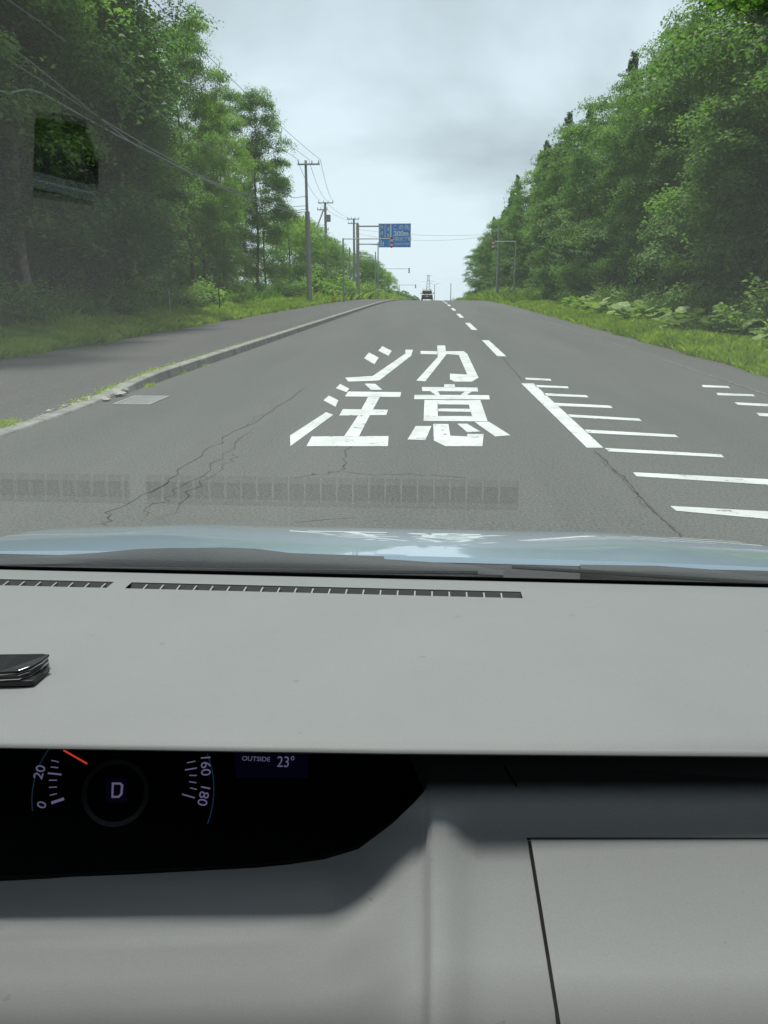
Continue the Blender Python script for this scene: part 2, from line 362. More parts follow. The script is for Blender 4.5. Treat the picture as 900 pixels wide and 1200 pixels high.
# ------------------------------------------------------------------ road markings (thermoplastic, 4 mm proud)
def mark(name, polys, m='paint', parent=None, crop=None, z0=.001, th=.004, holes=None):
    b = MB()
    for poly in polys:
        pts = [AZ(crop[0] + p[0] / crop[2], crop[1] + p[1] / crop[2], .003) for p in poly]
        for p in pts: p[2] = z0
        ar = sum(pts[i][0] * pts[(i + 1) % len(pts)][1] - pts[(i + 1) % len(pts)][0] * pts[i][1] for i in range(len(pts)))
        if ar < 0: pts = pts[::-1]
        b.prism(pts, (0, 0, th))
    return b.build(name, M[m], parent or road)
cr4 = (320, 380, 2.8125)
mark('painted_character', [
    [(316,93),(348,110),(334,132),(300,112)], [(360,72),(391,88),(380,104),(347,87)],
    [(238,176),(328,171),(352,184),(340,186),(248,189)], [(328,171),(436,97),(436,84),(461,84),(455,104),(352,184)]], crop=cr4)
mark('painted_character', [
    [(485,88),(541,89),(541,99),(487,98)], [(541,70),(567,70),(571,100),(502,188),(472,186),(543,108)],
    [(569,89),(628,89),(612,101),(571,98)], [(628,89),(640,98),(677,176),(655,189),(640,166),(612,101)],
    [(583,163),(640,166),(655,189),(598,189),(583,182)]], crop=cr4)
mark('painted_character', [
    [(221,197),(251,212),(242,224),(207,211)], [(184,235),(215,251),(206,272),(166,251)], [(175,290),(198,299),(57,402),(56,367)],
    [(302,196),(336,196),(360,216),(322,216)], [(248,222),(422,224),(419,240),(237,238)], [(313,240),(352,240),(329,281),(291,281)],
    [(230,280),(379,282),(373,299),(218,301)], [(281,300),(319,300),(283,370),(234,370)], [(128,370),(381,369),(378,402),(110,402)]], crop=cr4)
mark('painted_character', [
    [(565,198),(598,198),(600,207),(563,207)], [(490,207),(674,209),(676,222),(492,220)], [(518,221),(543,221),(550,233),(536,233)], [(632,222),(655,222),(640,233),(618,233)],
    [(466,233),(712,234),(714,248),(465,247)], [(499,250),(541,250),(544,319),(496,319)], [(641,251),(683,250),(707,320),(661,320)],
    [(541,250),(641,251),(645,265),(543,264)], [(544,278),(650,279),(652,289),(544,287)], [(543,303),(657,303),(661,320),(544,319)],
    [(470,336),(522,336),(502,382),(443,380)], [(528,329),(578,329),(584,368),(568,402),(530,384)], [(584,368),(640,370),(640,362),(694,362),(690,402),(568,402)],
    [(607,328),(640,328),(664,343),(684,354),(640,356)], [(664,322),(712,322),(782,366),(732,370)]], crop=cr4)
cr5 = (580, 400, 2.8125)
mark('centre_line_dash', [[(87,139),(127,139),(357,351),(303,351)]], crop=cr5)
for q in ([(100,120),(183,124),(186,130),(102,126)], [(130,144),(240,149),(243,155),(136,151)], [(158,171),(302,178),(308,185),(166,179)],
          [(196,203),(380,212),(388,220),(205,213)], [(240,241),(475,255),(484,263),(250,250)], [(296,291),(594,308),(605,317),(306,302)],
          [(362,352),(745,373),(756,383),(374,363)], [(455,432),(900,455),(1050,463),(1070,480),(900,473),(466,445)], [(577,543),(900,561),(1150,577),(1180,602),(900,586),(598,559)],
          [(682,144),(768,148),(776,154),(685,151)], [(730,170),(850,175),(857,181),(735,178)], [(790,201),(960,210),(975,219),(800,209)], [(862,236),(1060,247),(1075,257),(872,246)]):
    mark('slowdown_bar', [q], crop=cr5)
def band(name, x0, x1, y0, y1, m, z=.001, th=.004, step=4):
    b = MB(); n = max(1, int((y1 - y0) / step)); yy = [y0 + (y1 - y0) * i / n for i in range(n + 1)]
    b.grid([[(x0(q), q, zg(q) + z), (x0(q), q, zg(q) + z + th), (x1(q), q, zg(q) + z + th), (x1(q), q, zg(q) + z)] for q in yy])
    return b.build(name, M[m], road)
cx = lambda q: 1.515 - .0095 * (q - 12)
y0 = 17.0
while y0 < 118:
    band('centre_line_dash', lambda q: cx(q) - .095, lambda q: cx(q) + .095, y0, y0 + 5.0, 'paint'); y0 += 10
y0 = 128
while y0 < 200:
    band('centre_line_dash', lambda q: cx(118) - .08, lambda q: cx(118) + .08, y0, y0 + 5.0, 'paint'); y0 += 10
band('edge_line', lambda q: 4.70, lambda q: 4.73, -5, 60, 'paint_worn')
# cracks
def crack(pts, wd, seed, jit=.05, sub=7, crop=None):
    jit *= .45; wd *= .62
    rn = random.Random(seed); P = []
    for (a, b2) in zip(pts[:-1], pts[1:]):
        for i in range(sub): P.append(((a[0] + (b2[0] - a[0]) * i / sub), (a[1] + (b2[1] - a[1]) * i / sub)))
    P.append(pts[-1]); b = MB(); rows = []
    for i, (u, v) in enumerate(P):
        q = AZ(u, v, .002); q[0] += rn.gauss(0, jit); q[1] += rn.gauss(0, jit)
        ww = wd * rn.uniform(.35, 1.4) * (1 if 0 < i < len(P) - 1 else .1)
        n = AZ(*P[min(i + 1, len(P) - 1)]) - AZ(*P[max(i - 1, 0)]); n = np.array([n[1], -n[0], 0]) / (np.linalg.norm(n) + 1e-6)
        rows.append([q - n * ww, q + n * ww])
    b.grid(rows, flip=True); return b.build('crack', M['crack'], road)
crack([(118, 618), (132, 600), (195, 565), (240, 530), (280, 505), (322, 480), (360, 452)], .011, 1)
crack([(160, 605), (200, 580), (250, 545), (300, 500)], .006, 2, .06)
crack([(185, 612), (230, 570), (262, 548), (276, 530)], .005, 3, .06)
crack([(282, 503), (300, 488), (322, 482), (315, 470), (330, 464)], .006, 4, .04)
crack([(409, 521), (404, 535), (398, 552), (375, 556)], .012, 5, .04)
crack([(398, 552), (440, 556), (500, 556), (545, 560)], .005, 6, .05)
crack([(372, 556), (366, 556), (345, 560)], .006, 7, .04)
crack([(460, 502), (440, 503), (420, 505)], .005, 8, .03)
crack([(345, 612), (375, 609), (420, 606)], .004, 9, .03)
crack([(588, 418), (600, 432), (613, 447)], .014, 10, .012)
crack([(697, 528), (715, 546), (735, 563), (748, 580), (765, 598), (780, 612), (800, 630)], .014, 11, .012)
crack([(704, 538), (722, 556), (742, 575), (756, 596)], .005, 12, .02)
crack([(566, 399), (552, 386)], .012, 13, .01)
crack([(330, 395), (370, 397), (400, 398)], .008, 14, .05)
crack([(640, 393), (690, 399), (720, 398)], .006, 15, .05)
crack([(20, 520), (60, 512), (110, 515)], .004, 16, .05)
# drain cover
dc = empty('drain_cover', AZ(168, 469)); tag(dc, 'pale grey steel drain cover set in the road beside the kerb', 'drain cover')
x0, x1, ya, yb = -4.17, -3.66, 9.72, 10.52
b = MB(); b.box(x0, x1, ya, ya + .05, -.02, .008).box(x0, x1, yb - .05, yb, -.02, .008).box(x0, x0 + .05, ya + .05, yb - .05, -.02, .008).box(x1 - .05, x1, ya + .05, yb - .05, -.02, .008)
b.build('frame', M['iron'], dc)
MB().box(x0 + .05, x1 - .05, ya + .05, yb - .05, -.03, -.012).build('grate_well', M['crack'], dc).location.z = .014
for i in range(14):
    xx = x0 + .062 + i * .0285; MB().box(xx, xx + .022, ya + .05, yb - .05, -.005, .007).build('bar', M['iron'], dc)

# ------------------------------------------------------------------ vegetation
def leaf_quads(c, n, L0, W0, rs, jitter=.5):
    k = len(c); n = n + rs.normal(0, jitter, (k, 3)); n /= np.linalg.norm(n, axis=1)[:, None] + 1e-9
    a = rs.normal(0, 1, (k, 3)); d = a - (a * n).sum(1)[:, None] * n; d /= np.linalg.norm(d, axis=1)[:, None] + 1e-9
    w_ = np.cross(n, d); s = rs.uniform(.65, 1.3, (k, 1)); Lh = L0 * s / 2; Wh = W0 * s / 2
    fold = n * (Wh * .35)
    V = np.stack([c - d * Lh, c + w_ * Wh + fold - d * Lh * .15, c + d * Lh - n * Lh * .25, c - w_ * Wh + fold - d * Lh * .15], 1).reshape(-1, 3)
    return V, np.arange(k * 4).reshape(k, 4)
def broad_crown(seed, H, R, z0, ncl, nlf, lsize, top=.62, lobes=.28):
    rs = np.random.RandomState(seed); cs = []; Vs = []; Fs = []; off = 0
    ph = rs.uniform(0, 6.28, 6)
    for i in range(ncl):
        t = rs.uniform(0, 1) ** .85; z = z0 + (H - z0 - .7) * t
        env = R * (math.sin(math.pi * min(1, (t * .80 + .16))) ** .62 if t < top else math.sqrt(max(0.02, 1 - ((t - top) / (1.06 - top)) ** 2)) * .98)
        a = rs.uniform(0, 6.283); env *= 1 + lobes * math.sin(2 * a + ph[0] + t * 3) * .6 + lobes * math.sin(3 * a + ph[1] + 7 * t) * .6
        rr = env * rs.uniform(.45, 1.0) ** .6 if rs.rand() < .8 else env * rs.uniform(.1, .6)
        c = np.array([math.cos(a) * rr, math.sin(a) * rr, z - .10 * rr]); cr_ = rs.uniform(.6, 1.3) * (R / 3.8) ** .5
        cs.append((c, cr_))
        k = int(nlf * cr_ ** 2 * rs.uniform(.7, 1.2))
        d = rs.normal(0, 1, (k, 3)); d[:, 2] = np.abs(d[:, 2]) * .9 - .28; d /= np.linalg.norm(d, axis=1)[:, None]
        # the clump is a few drooping sprays, so its edge is ragged
        sp = rs.normal(0, 1, (9, 3)); sp[:, 2] *= .35; sp /= np.linalg.norm(sp, axis=1)[:, None]
        which = rs.randint(0, 9, k); rad = rs.uniform(.1, 1, (k, 1)) ** .5
        pos = d * rad * np.array([1, 1, .55]) * cr_
        m = rs.rand(k) < .45
        along = rs.uniform(.3, 1.35, (k, 1))
        pos2 = sp[which] * along * cr_ + rs.normal(0, .13 * cr_, (k, 3)); pos2[:, 2:] -= along ** 2 * .16 * cr_
        pos = np.where(m[:, None], pos2, pos) + c
        outw = c * np.array([1, 1, 0]) / (rr + .5)
        nrm = d * .5 + np.array([0, 0, 1.0]) + outw * .35
        V, F = leaf_quads(pos, nrm, lsize, lsize * .62, rs); Vs.append(V); Fs.append(F + off); off += len(V)
    return np.concatenate(Vs), np.concatenate(Fs), cs
def trunk_mesh(seed, H, R, z0, cs, rb=.2, nl=9):
    rn = random.Random(seed); b = MB(); lean = (rn.uniform(-.5, .5), rn.uniform(-.5, .5))
    def tp(z): t = z / H; return (lean[0] * t * t * 1.2 + .12 * math.sin(z * .8 + seed), lean[1] * t * t * 1.2 + .1 * math.cos(z * .7), z)
    zs = [-.3, 0, .4, 1.5, 3, 5, 7, 9, H * .75, H * .92]; zs = sorted(set(z for z in zs if z < H))
    b.tube([tp(z) for z in zs], [rb * (1.35 if z < .2 else 1) * max(.12, 1 - z / H) ** .8 for z in zs], 8)
    picks = rn.sample(cs, min(nl, len(cs)))
    for c, cr_ in picks:
        zb = max(min(z0 * .9, c[2] * .9), c[2] - rn.uniform(1.0, 2.6)); s = Vector(tp(zb)); e = Vector(c)
        mid = s.lerp(e, .5) + Vector((0, 0, -.25)); r0 = rb * .42 * max(.25, 1 - zb / H)
        b.tube([s, s.lerp(mid, .5) + Vector((0, 0, .05)), mid, e], [r0, r0 * .8, r0 * .6, r0 * .15], 5)
    return b
def fir_crown(seed, H, R, z0):
    rs = np.random.RandomState(seed); P = []; Nn = []; tips = []
    nbr = 230
    for i_ in range(nbr):
        t = (i_ / nbr) ** 1.12; z = z0 + (H - z0 - .15) * t; nb = 1; Lb = R * (1 - t) ** .72 * rs.uniform(.6, 1.2) + .15
        for j in range(nb):
            a = rs.uniform(0, 6.283); Lj = Lb * rs.uniform(.65, 1.15); dirv = np.array([math.cos(a), math.sin(a), 0]); side = np.array([-math.sin(a), math.cos(a), 0])
            n = int(85 * Lj + 24); q = rs.uniform(.12, 1, n); sw = (1 - q) * .55 * Lj ** .6 * .8 + .08
            pos = dirv * (q * Lj)[:, None] + side * (rs.uniform(-1, 1, n) * sw)[:, None]
            pos[:, 2] = z - .30 * Lj * q + .22 * Lj * q * q + rs.normal(0, .07, n)
            P.append(pos); Nn.append(np.tile([0, 0, 1.0], (n, 1)) + dirv * .25); tips.append((np.array([dirv[0] * Lj, dirv[1] * Lj, z]), 1))
    P = np.concatenate(P); Nn = np.concatenate(Nn)
    V, F = leaf_quads(P, Nn, .22, .075, rs, .35); return V, F, tips

protos = {}
def make_tree(key, name, seed, H, R, z0, ncl, nlf, ls, lm, bark='bark', fir=False, rb=.2, nl=10):
    root = empty(name, (0, 0, -50))
    if fir:
        V, F, cs = fir_crown(seed, H, R, z0); tk = MB().tube([(0, 0, -.3), (0, 0, H * .5), (0, 0, H - .2)], [.22, .13, .02], 8)
    else:
        V, F, cs = broad_crown(seed, H, R, z0, ncl, nlf, ls); tk = trunk_mesh(seed, H, R, z0, cs, rb, nl)
    o = tk.build('trunk', M[bark], None, smooth=True); o.parent = root
    npmesh('crown', V, F, M[lm], root)
    protos[key] = [root, False, H, R]
def place(key, x, y, H, label, group, sr=1.0, cat='tree', dz=0):
    p = protos[key]; s = H / p[2]
    if p[1]: o = copy_tree(p[0])
    else: o = p[0]; p[1] = True
    o.location = (x, y, zg(y) + bank(x, y) + dz); q = rnd.uniform(.92, 1.1) * sr
    o.scale = (s * q, s * q, s); o.rotation_euler = (0, 0, rnd.uniform(0, 6.28))
    tag(o, label, cat, group); return o
make_tree('A', 'broadleaf_tree', 21, 16, 4.2, 1.6, 125, 800, .145, 'leaf_a')
make_tree('B', 'broadleaf_tree', 22, 16, 3.6, 2.6, 105, 720, .145, 'leaf_b', rb=.17)
make_tree('C', 'broadleaf_tree', 23, 15, 4.0, .8, 130, 650, .14, 'leaf_c')
make_tree('D', 'broadleaf_tree', 24, 12, 3.6, .7, 105, 680, .14, 'leaf_a', rb=.15)
make_tree('E', 'birch_tree', 25, 16, 3.0, 4.5, 80, 560, .135, 'leaf_b', bark='bark_pale', rb=.13)
make_tree('F', 'fir_tree', 26, 16, 4.0, 1.2, 0, 0, 0, 'needle', fir=True)
make_tree('S', 'small_tree', 27, 7.5, 2.6, .4, 85, 300, .15, 'leaf_b', rb=.09)
# shrubs
def make_shrub(key, seed, H, R, ncl, nlf, ls, lm):
    root = empty('shrub', (0, 0, -50)); rs = np.random.RandomState(seed); Vs = []; Fs = []; off = 0; st = MB()
    for i in range(ncl):
        a = rs.uniform(0, 6.28); rr = R * rs.rand() ** .6; h = H * rs.uniform(.35, 1) * (1 - .35 * rr / R); top = np.array([math.cos(a) * rr, math.sin(a) * rr, h])
        base = top * np.array([.35, .35, 0]); st.tube([base, (base + top) / 2 + np.array([0, 0, .05]), top], [.012, .009, .003], 4)
        k = nlf; t = rs.uniform(.25, 1.05, (k, 1)); pos = base + (top - base) * t + rs.normal(0, .11 * R + .05, (k, 3)) * np.array([1, 1, .7])
        pos[:, 2] = np.maximum(pos[:, 2], .03)
        V, F = leaf_quads(pos, np.tile([0, 0, 1.0], (k, 1)) + (top - base) * .3, ls, ls * .6, rs, .55); Vs.append(V); Fs.append(F + off); off += len(V)
    o = st.build('stems', M['bark'], None); o.parent = root; o.name = 'stem'
    npmesh('foliage', np.concatenate(Vs), np.concatenate(Fs), M[lm], root); protos[key] = [root, False, H, R]
make_shrub('s1', 31, 1.6, 1.1, 30, 75, .13, 'shrub')
make_shrub('s2', 32, 1.2, .9, 26, 70, .15, 'weed')
make_shrub('s3', 33, 2.4, 1.2, 34, 80, .12, 'leaf_a')

GL, GR = 'trees of the wood beyond the footpath', 'trees of the wood beyond the right verge'
GL2, GR2 = 'deeper trees of the wood beyond the footpath', 'deeper trees of the wood beyond the right verge'
left = [('C', -14.2, 15.5, 16.5, 'dark leafy tree at the wood edge, first beside the footpath'), ('A', -13.6, 20.5, 17.5, 'tall leafy tree behind the cables, second along the footpath'),
        ('E', -12.6, 24.2, 16.5, 'slender pale-barked tree standing out at the wood edge by the footpath'), ('D', -14.2, 26.5, 17, 'broad dark tree behind the slender pale-barked one'),
        ('B', -14.8, 31, 18.5, 'tallest tree of the footpath wood, its leaves hanging into the sky'), ('C', -15.6, 35.5, 14.0, 'dark tree just past the tallest of the footpath wood'),
        ('A', -15.6, 40.0, 12.8, 'high dark tree behind the round-headed one by the cables'), ('E', -12.3, 18.2, 13.5, 'slender pale-barked tree nearest the camera by the footpath'), ('E', -12.7, 33.0, 14.0, 'pale-barked tree farthest along the footpath'), ('B', -14.0, 45.5, 14.6, 'round-headed tree whose top stands clear against the sky beyond the tallest tree'), ('D', -14.6, 50, 10.5, 'lower dark tree between two round-headed ones by the footpath'),
        ('B', -14.3, 54, 12.8, 'pale green tree second before the utility pole with the crossarm'), ('B', -13.8, 62, 14.8, 'round pale tree just before the crossarm pole, high against the sky'),
        ('D', -14.3, 67, 11.0, 'last high tree before the wood steps down at the crossarm pole')]
for k_, x, y, h, lb in left: place(k_, x, y, h, lb, GL, sr=.82 if 60 < y < 65 else .66 if y > 43 else 1)
farl = 'small tree in the low row past the crossarm pole'
for i, y in enumerate([76, 83, 90, 97, 105, 114, 124, 135, 147, 160, 175, 192, 212]):
    place('S', -13.0 - rnd.uniform(0, 2.0) + (0.8 if y > 130 else 0), y, rnd.uniform(6.8, 8.4), farl, 'low trees past the crossarm pole', 1.0)
i = 0
for y in np.arange(14, 74, 6.2):
    place('CDAE'[i % 4], -20 - rnd.uniform(-1, 1), y, rnd.uniform(14, 16) if y < 30 else rnd.uniform(10, 11.5), 'inner tree of the footpath wood, mostly hidden behind the front trees', GL2); i += 1
for y in np.arange(18, 80, 8):
    place('CDA'[i % 3], -27 - rnd.uniform(-1, 1), y, rnd.uniform(13, 15.5) if y < 28 else rnd.uniform(10, 12), 'inner tree of the footpath wood, mostly hidden behind the front trees', GL2, 1.15); i += 1
right = [('C', 12.8, 13.5, 15, 'dark tree overhanging the butterbur nearest the camera side of the wood'), ('A', 11.9, 18.0, 17, 'leafy tree with drooping boughs over the big round leaves'),
         ('B', 12.4, 23.5, 18.0, 'tallest pale tree at the corner of the right-hand wood'), ('D', 11.3, 28.5, 13.0, 'dark bushy tree after the tallest one of the verge wood'),
         ('C', 12.4, 33.5, 14.2, 'dark tree in the middle of the verge wood'), ('A', 11.2, 38.5, 12.9, 'round leafy tree before the first fir of the verge wood'),
         ('B', 11.3, 44.5, 13.2, 'pale leafy tree in front of the first fir'), ('D', 11.0, 50.5, 12.5, 'bushy dark tree beside the first fir'),
         ('F', 12.6, 57, 15.9, 'first fir, its spiky top above the leafy trees'), ('D', 11.2, 61, 13.0, 'leafy tree between the first two firs'), ('F', 12.0, 68, 15.2, 'second fir along the verge wood'),
         ('A', 11.3, 74, 13.2, 'leafy tree between the second and third firs'), ('F', 12.0, 79, 16.8, 'tall third fir along the verge wood'), ('D', 11.5, 86, 13.5, 'leafy tree beyond the tall third fir'),
         ('F', 12.0, 93, 16.9, 'fourth fir, directly behind the verge utility pole')]
for k_, x, y, h, lb in right: place(k_, x, y, h, lb, GR, sr=.86 if y > 30 else 1)
for i, y in enumerate([100, 106, 113, 120, 128, 137, 147, 158, 170, 184, 200, 220]):
    kk = 'FFDFAFDFFDFD'[i]
    place(kk, 12.0 + rnd.uniform(-.6, 1.0), y, rnd.uniform(14, 16.5) + (1.5 if kk == 'F' else -1), ('fir' if kk == 'F' else 'leafy tree') + ' far along the verge wood towards the crest', 'far ' + ('firs' if kk == 'F' else 'leafy trees') + ' of the verge wood', .9)
i = 0
for y in np.arange(15, 100, 6.5):
    place('CDAC'[i % 4], 18.5 + rnd.uniform(-1, 1), y, rnd.uniform(13, 15), 'inner tree of the verge wood, mostly hidden behind the front trees', GR2); i += 1
for y in np.arange(12, 60, 8):
    place('CDA'[i % 3], 25.5 + rnd.uniform(-1, 1), y, rnd.uniform(13, 15), 'inner tree of the verge wood, mostly hidden behind the front trees', GR2, 1.15); i += 1
# shrubs
GS1, GS2 = 'shrubs along the top of the grass bank', 'shrubs under the verge trees'
for i in range(34):
    y = 13 + i * 1.9 + rnd.uniform(-.6, .6); kk = rnd.choice(['s1', 's2', 's3', 's1'])
    place(kk, -11.5 + rnd.uniform(-.9, .7), y, rnd.uniform(.7, 1.5) * (1.3 if kk == 's3' else 1), 'leafy shrub on the grass bank at the foot of the trees', GS1, rnd.uniform(.9, 1.3), 'shrub')
for i in range(24):
    y = 66 + i * 6; place(rnd.choice(['s1', 's2']), -10 + rnd.uniform(-.8, .8) + .01 * i, y, rnd.uniform(1.4, 2.4), 'shrub on the bank past the crossarm pole', 'shrubs on the bank past the crossarm pole', 1.3, 'shrub')
for i in range(30):
    y = 11.5 + i * 2.4 + rnd.uniform(-.6, .6); kk = rnd.choice(['s1', 's3', 's1'])
    place(kk, 9.1 + rnd.uniform(-.5, .9), y, rnd.uniform(.9, 1.9), 'dark green shrub in the shade under the verge trees', GS2, rnd.uniform(1, 1.3), 'shrub')
for i in range(20):
    y = 85 + i * 6; place('s1', 9.2 + rnd.uniform(-.6, .6), y, rnd.uniform(1.2, 2.2), 'shrub on the verge towards the crest', 'shrubs on the verge towards the crest', 1.3, 'shrub')
# butterbur plants with big round leaves
BB = []
def butterbur(seed, n):
    root = empty('butterbur_plant', (0, 0, 0)); rn = random.Random(seed)
    for i in range(n):
        a = rn.uniform(0, 6.28); d = rn.uniform(.1, .62); h = rn.uniform(.28, .72); R = rn.uniform(.18, .33)
        tilt = Matrix.Rotation(rn.uniform(.1, .55), 3, 'X'); rz = Matrix.Rotation(rn.uniform(0, 6.28), 3, 'Z'); c = Vector((math.cos(a) * d, math.sin(a) * d, h))
        b = MB(); ring = []; n_ = 18
        for k in range(n_):
            q = 2 * math.pi * k / n_; notch = .35 if k == 0 else (.8 if k in (1, n_ - 1) else 1)
            ring.append((math.cos(q) * R * notch * (1 + .05 * math.sin(5 * q)), math.sin(q) * R * notch, .05 * R * math.sin(q * 6) + .10 * R))
        inner = [(x * .5, y * .5, .04 * R + .05 * R * math.sin(6 * (2 * math.pi * k / n_))) for k, (x, y, z) in enumerate(ring)]
        pts = [Vector((0, 0, -.06 * R))] + [Vector(p) for p in inner] + [Vector(p) for p in ring]
        pts = [c + rz @ (tilt @ p) for p in pts]
        fs = [(0, 1 + k, 1 + (k + 1) % n_) for k in range(n_)] + [(1 + k, 1 + n_ + k, 1 + n_ + (k + 1) % n_, 1 + (k + 1) % n_) for k in range(n_)]
        b.add(pts, fs); o = b.build('leaf', M['butterbur'], None, smooth=True); o.parent = root
        s = MB().tube([(c.x * .2, c.y * .2, 0), (c.x * .7, c.y * .7, h * .6), tuple(c)], [.014, .011, .008], 5); o = s.build('stalk', M['weed'], None); o.parent = root
    return root
bb0 = [butterbur(5, 9), butterbur(6, 8), butterbur(7, 7)]
bl = ['butterbur with big round leaves at the foot of the wood, beside the verge grass']
used = [False] * 3
for i in range(44):
    y = 10.6 + i * .52 + rnd.uniform(-.3, .3) + (i * i * .008); x = 7.0 + rnd.uniform(-.3, 1.25) + i * .012; k = i % 3
    o = bb0[k] if not used[k] else copy_tree(bb0[k]); used[k] = True
    o.location = (x, y, zg(y) + bank(x, y) - .02); o.rotation_euler = (0, 0, rnd.uniform(0, 6.28)); s = rnd.uniform(.6, 1.0); o.scale = (s, s, s * rnd.uniform(.8, 1.1))
    tag(o, bl[0], 'plant', 'butterbur along the foot of the verge wood')
for i in range(5):      # a few broad leaves by the left wood edge too
    o = copy_tree(bb0[i % 3]); y = 14.2 + i * 1.1; x = -10.9 + rnd.uniform(-.7, .2); o.location = (x, y, bank(x, y)); o.rotation_euler = (0, 0, i); o.scale = (.9, .9, .9)
    tag(o, 'broad-leaved butterbur at the top of the grass bank by the footpath', 'plant', 'butterbur on the grass bank')
# grass: blades
def grass(name, n, fx, y0, y1, hmin, hmax, label, seed, m='grass', wmin=.010, lean=.5, pw=1.6):
    rs = np.random.RandomState(seed); t = rs.rand(n) ** pw; y = y0 + (y1 - y0) * t; x = fx(y, rs)
    clump = .6 + .8 * np.abs(np.sin(x * 2.1 + 1.3 * np.sin(y * .9)) * np.cos(y * 1.3 + x))
    z = np.array([zg(b_) + bank(a_, b_) for a_, b_ in zip(x, y)]) - .01
    h = rs.uniform(hmin, hmax, n) * clump * (1 + y / 120); wd = (wmin + .0006 * y) * rs.uniform(.7, 1.4, n)
    a = rs.uniform(0, 6.283, n); dx_, dy_ = np.cos(a), np.sin(a); le = rs.normal(0, lean, n) * h; a2 = rs.uniform(0, 6.28, n)
    P = np.stack([x, y, z], 1)
    V = np.stack([P - np.stack([dx_ * wd, dy_ * wd, 0 * wd], 1), P + np.stack([dx_ * wd, dy_ * wd, 0 * wd], 1),
                  P + np.stack([np.cos(a2) * le * .4 + dx_ * wd * .6, np.sin(a2) * le * .4 + dy_ * wd * .6, h * .65], 1), P + np.stack([np.cos(a2) * le, np.sin(a2) * le, h], 1)], 1).reshape(-1, 3)
    F = np.arange(n * 4).reshape(n, 4)
    o = npmesh(name, V, F, M[m]); tag(o, label, 'grass', kind='stuff'); return o
grass('grass', 150000, lambda y, rs: -8.15 - .10 * np.sin(y * .9) - .10 * np.sin(y * 2.3) - rs.rand(len(y)) ** 1.25 * 3.9, 8, 75, .06, .20, 'short bright green grass on the bank beside the footpath', 1)
grass('grass', 30000, lambda y, rs: -8.3 - rs.rand(len(y)) * 4, 60, 230, .2, .5, 'grass on the bank running to the crest', 2, wmin=.02, pw=1.2)
grass('grass', 130000, lambda y, rs: 5.66 + .06 * np.sin(y * 1.7) + rs.rand(len(y)) ** 1.2 * 3.2, 7, 75, .05, .19, 'green verge grass between the road edge and the wood', 3)
grass('grass', 26000, lambda y, rs: 5.75 + rs.rand(len(y)) * 3.6, 60, 230, .2, .45, 'verge grass running to the crest beside the firs', 4, wmin=.02, pw=1.2)
grass('tall_weeds', 12000, lambda y, rs: -10.6 - rs.rand(len(y)) * 2.2, 10, 80, .2, .5, 'tall rough weeds where the bank meets the trees', 5, m='weed', wmin=.012, lean=.35)
grass('tall_weeds', 14000, lambda y, rs: 9.0 + rs.rand(len(y)) * 1.6, 9, 80, .2, .5, 'tall rough weeds in front of the verge trees', 6, m='weed', wmin=.012, lean=.35)
# weeds rooted along the kerb top and by the dropped kerb
rs = np.random.RandomState(9); wx = []; wy = []
for (yy, n, sx) in [(7.9, 300, .10), (9.7, 260, .08), (10.7, 600, .10), (11.8, 500, .07), (12.5, 700, .09), (13.6, 450, .05), (14.8, 260, .05), (16.3, 320, .05), (18.2, 260, .05), (20.5, 260, .04), (23, 220, .04), (26, 200, .04), (30, 200, .04), (36, 200, .04)]:
    n = int(n * .3); wx.append(-4.60 + rs.normal(0, sx * .55, n)); wy.append(yy + rs.normal(0, .13 + yy * .018, n))
for (xx, yy, n) in [(-4.34, 11.6, 70), (-4.35, 13.2, 25), (-4.35, 14.6, 25), (-4.7, 8.0, 160)]:
    wx.append(xx + rs.normal(0, .03, n)); wy.append(yy + rs.normal(0, .12, n))
wx = np.concatenate(wx); wy = np.concatenate(wy); n = len(wx); h = rs.uniform(.02, .065, n); a = rs.uniform(0, 6.28, n); wd = .007
z = np.array([zg(b_) + (swz(b_) if a_ < -4.38 else 0.0) for a_, b_ in zip(wx, wy)])
P = np.stack([wx, wy, z], 1); D = np.stack([np.cos(a) * wd, np.sin(a) * wd, 0 * a], 1); T = np.stack([rs.normal(0, .03, n), rs.normal(0, .03, n), h], 1)
V = np.stack([P - D, P + D, P + T * .6 + D, P + T], 1).reshape(-1, 3)
tag(npmesh('kerb_weeds', V, np.arange(n * 4).reshape(n, 4), M['grass']), 'little tufts of grass sprouting along the kerb joint', 'weeds', kind='stuff')
# dry litter on the near edge of the footpath
# hanging pale flower strings in the near right tree
rs = np.random.RandomState(15); P = []
for i in range(60):
    base = AX(rs.uniform(628, 700) if i < 30 else rs.uniform(780, 900), rs.uniform(225, 300), 8.2 + rs.rand())
    P.append(base)
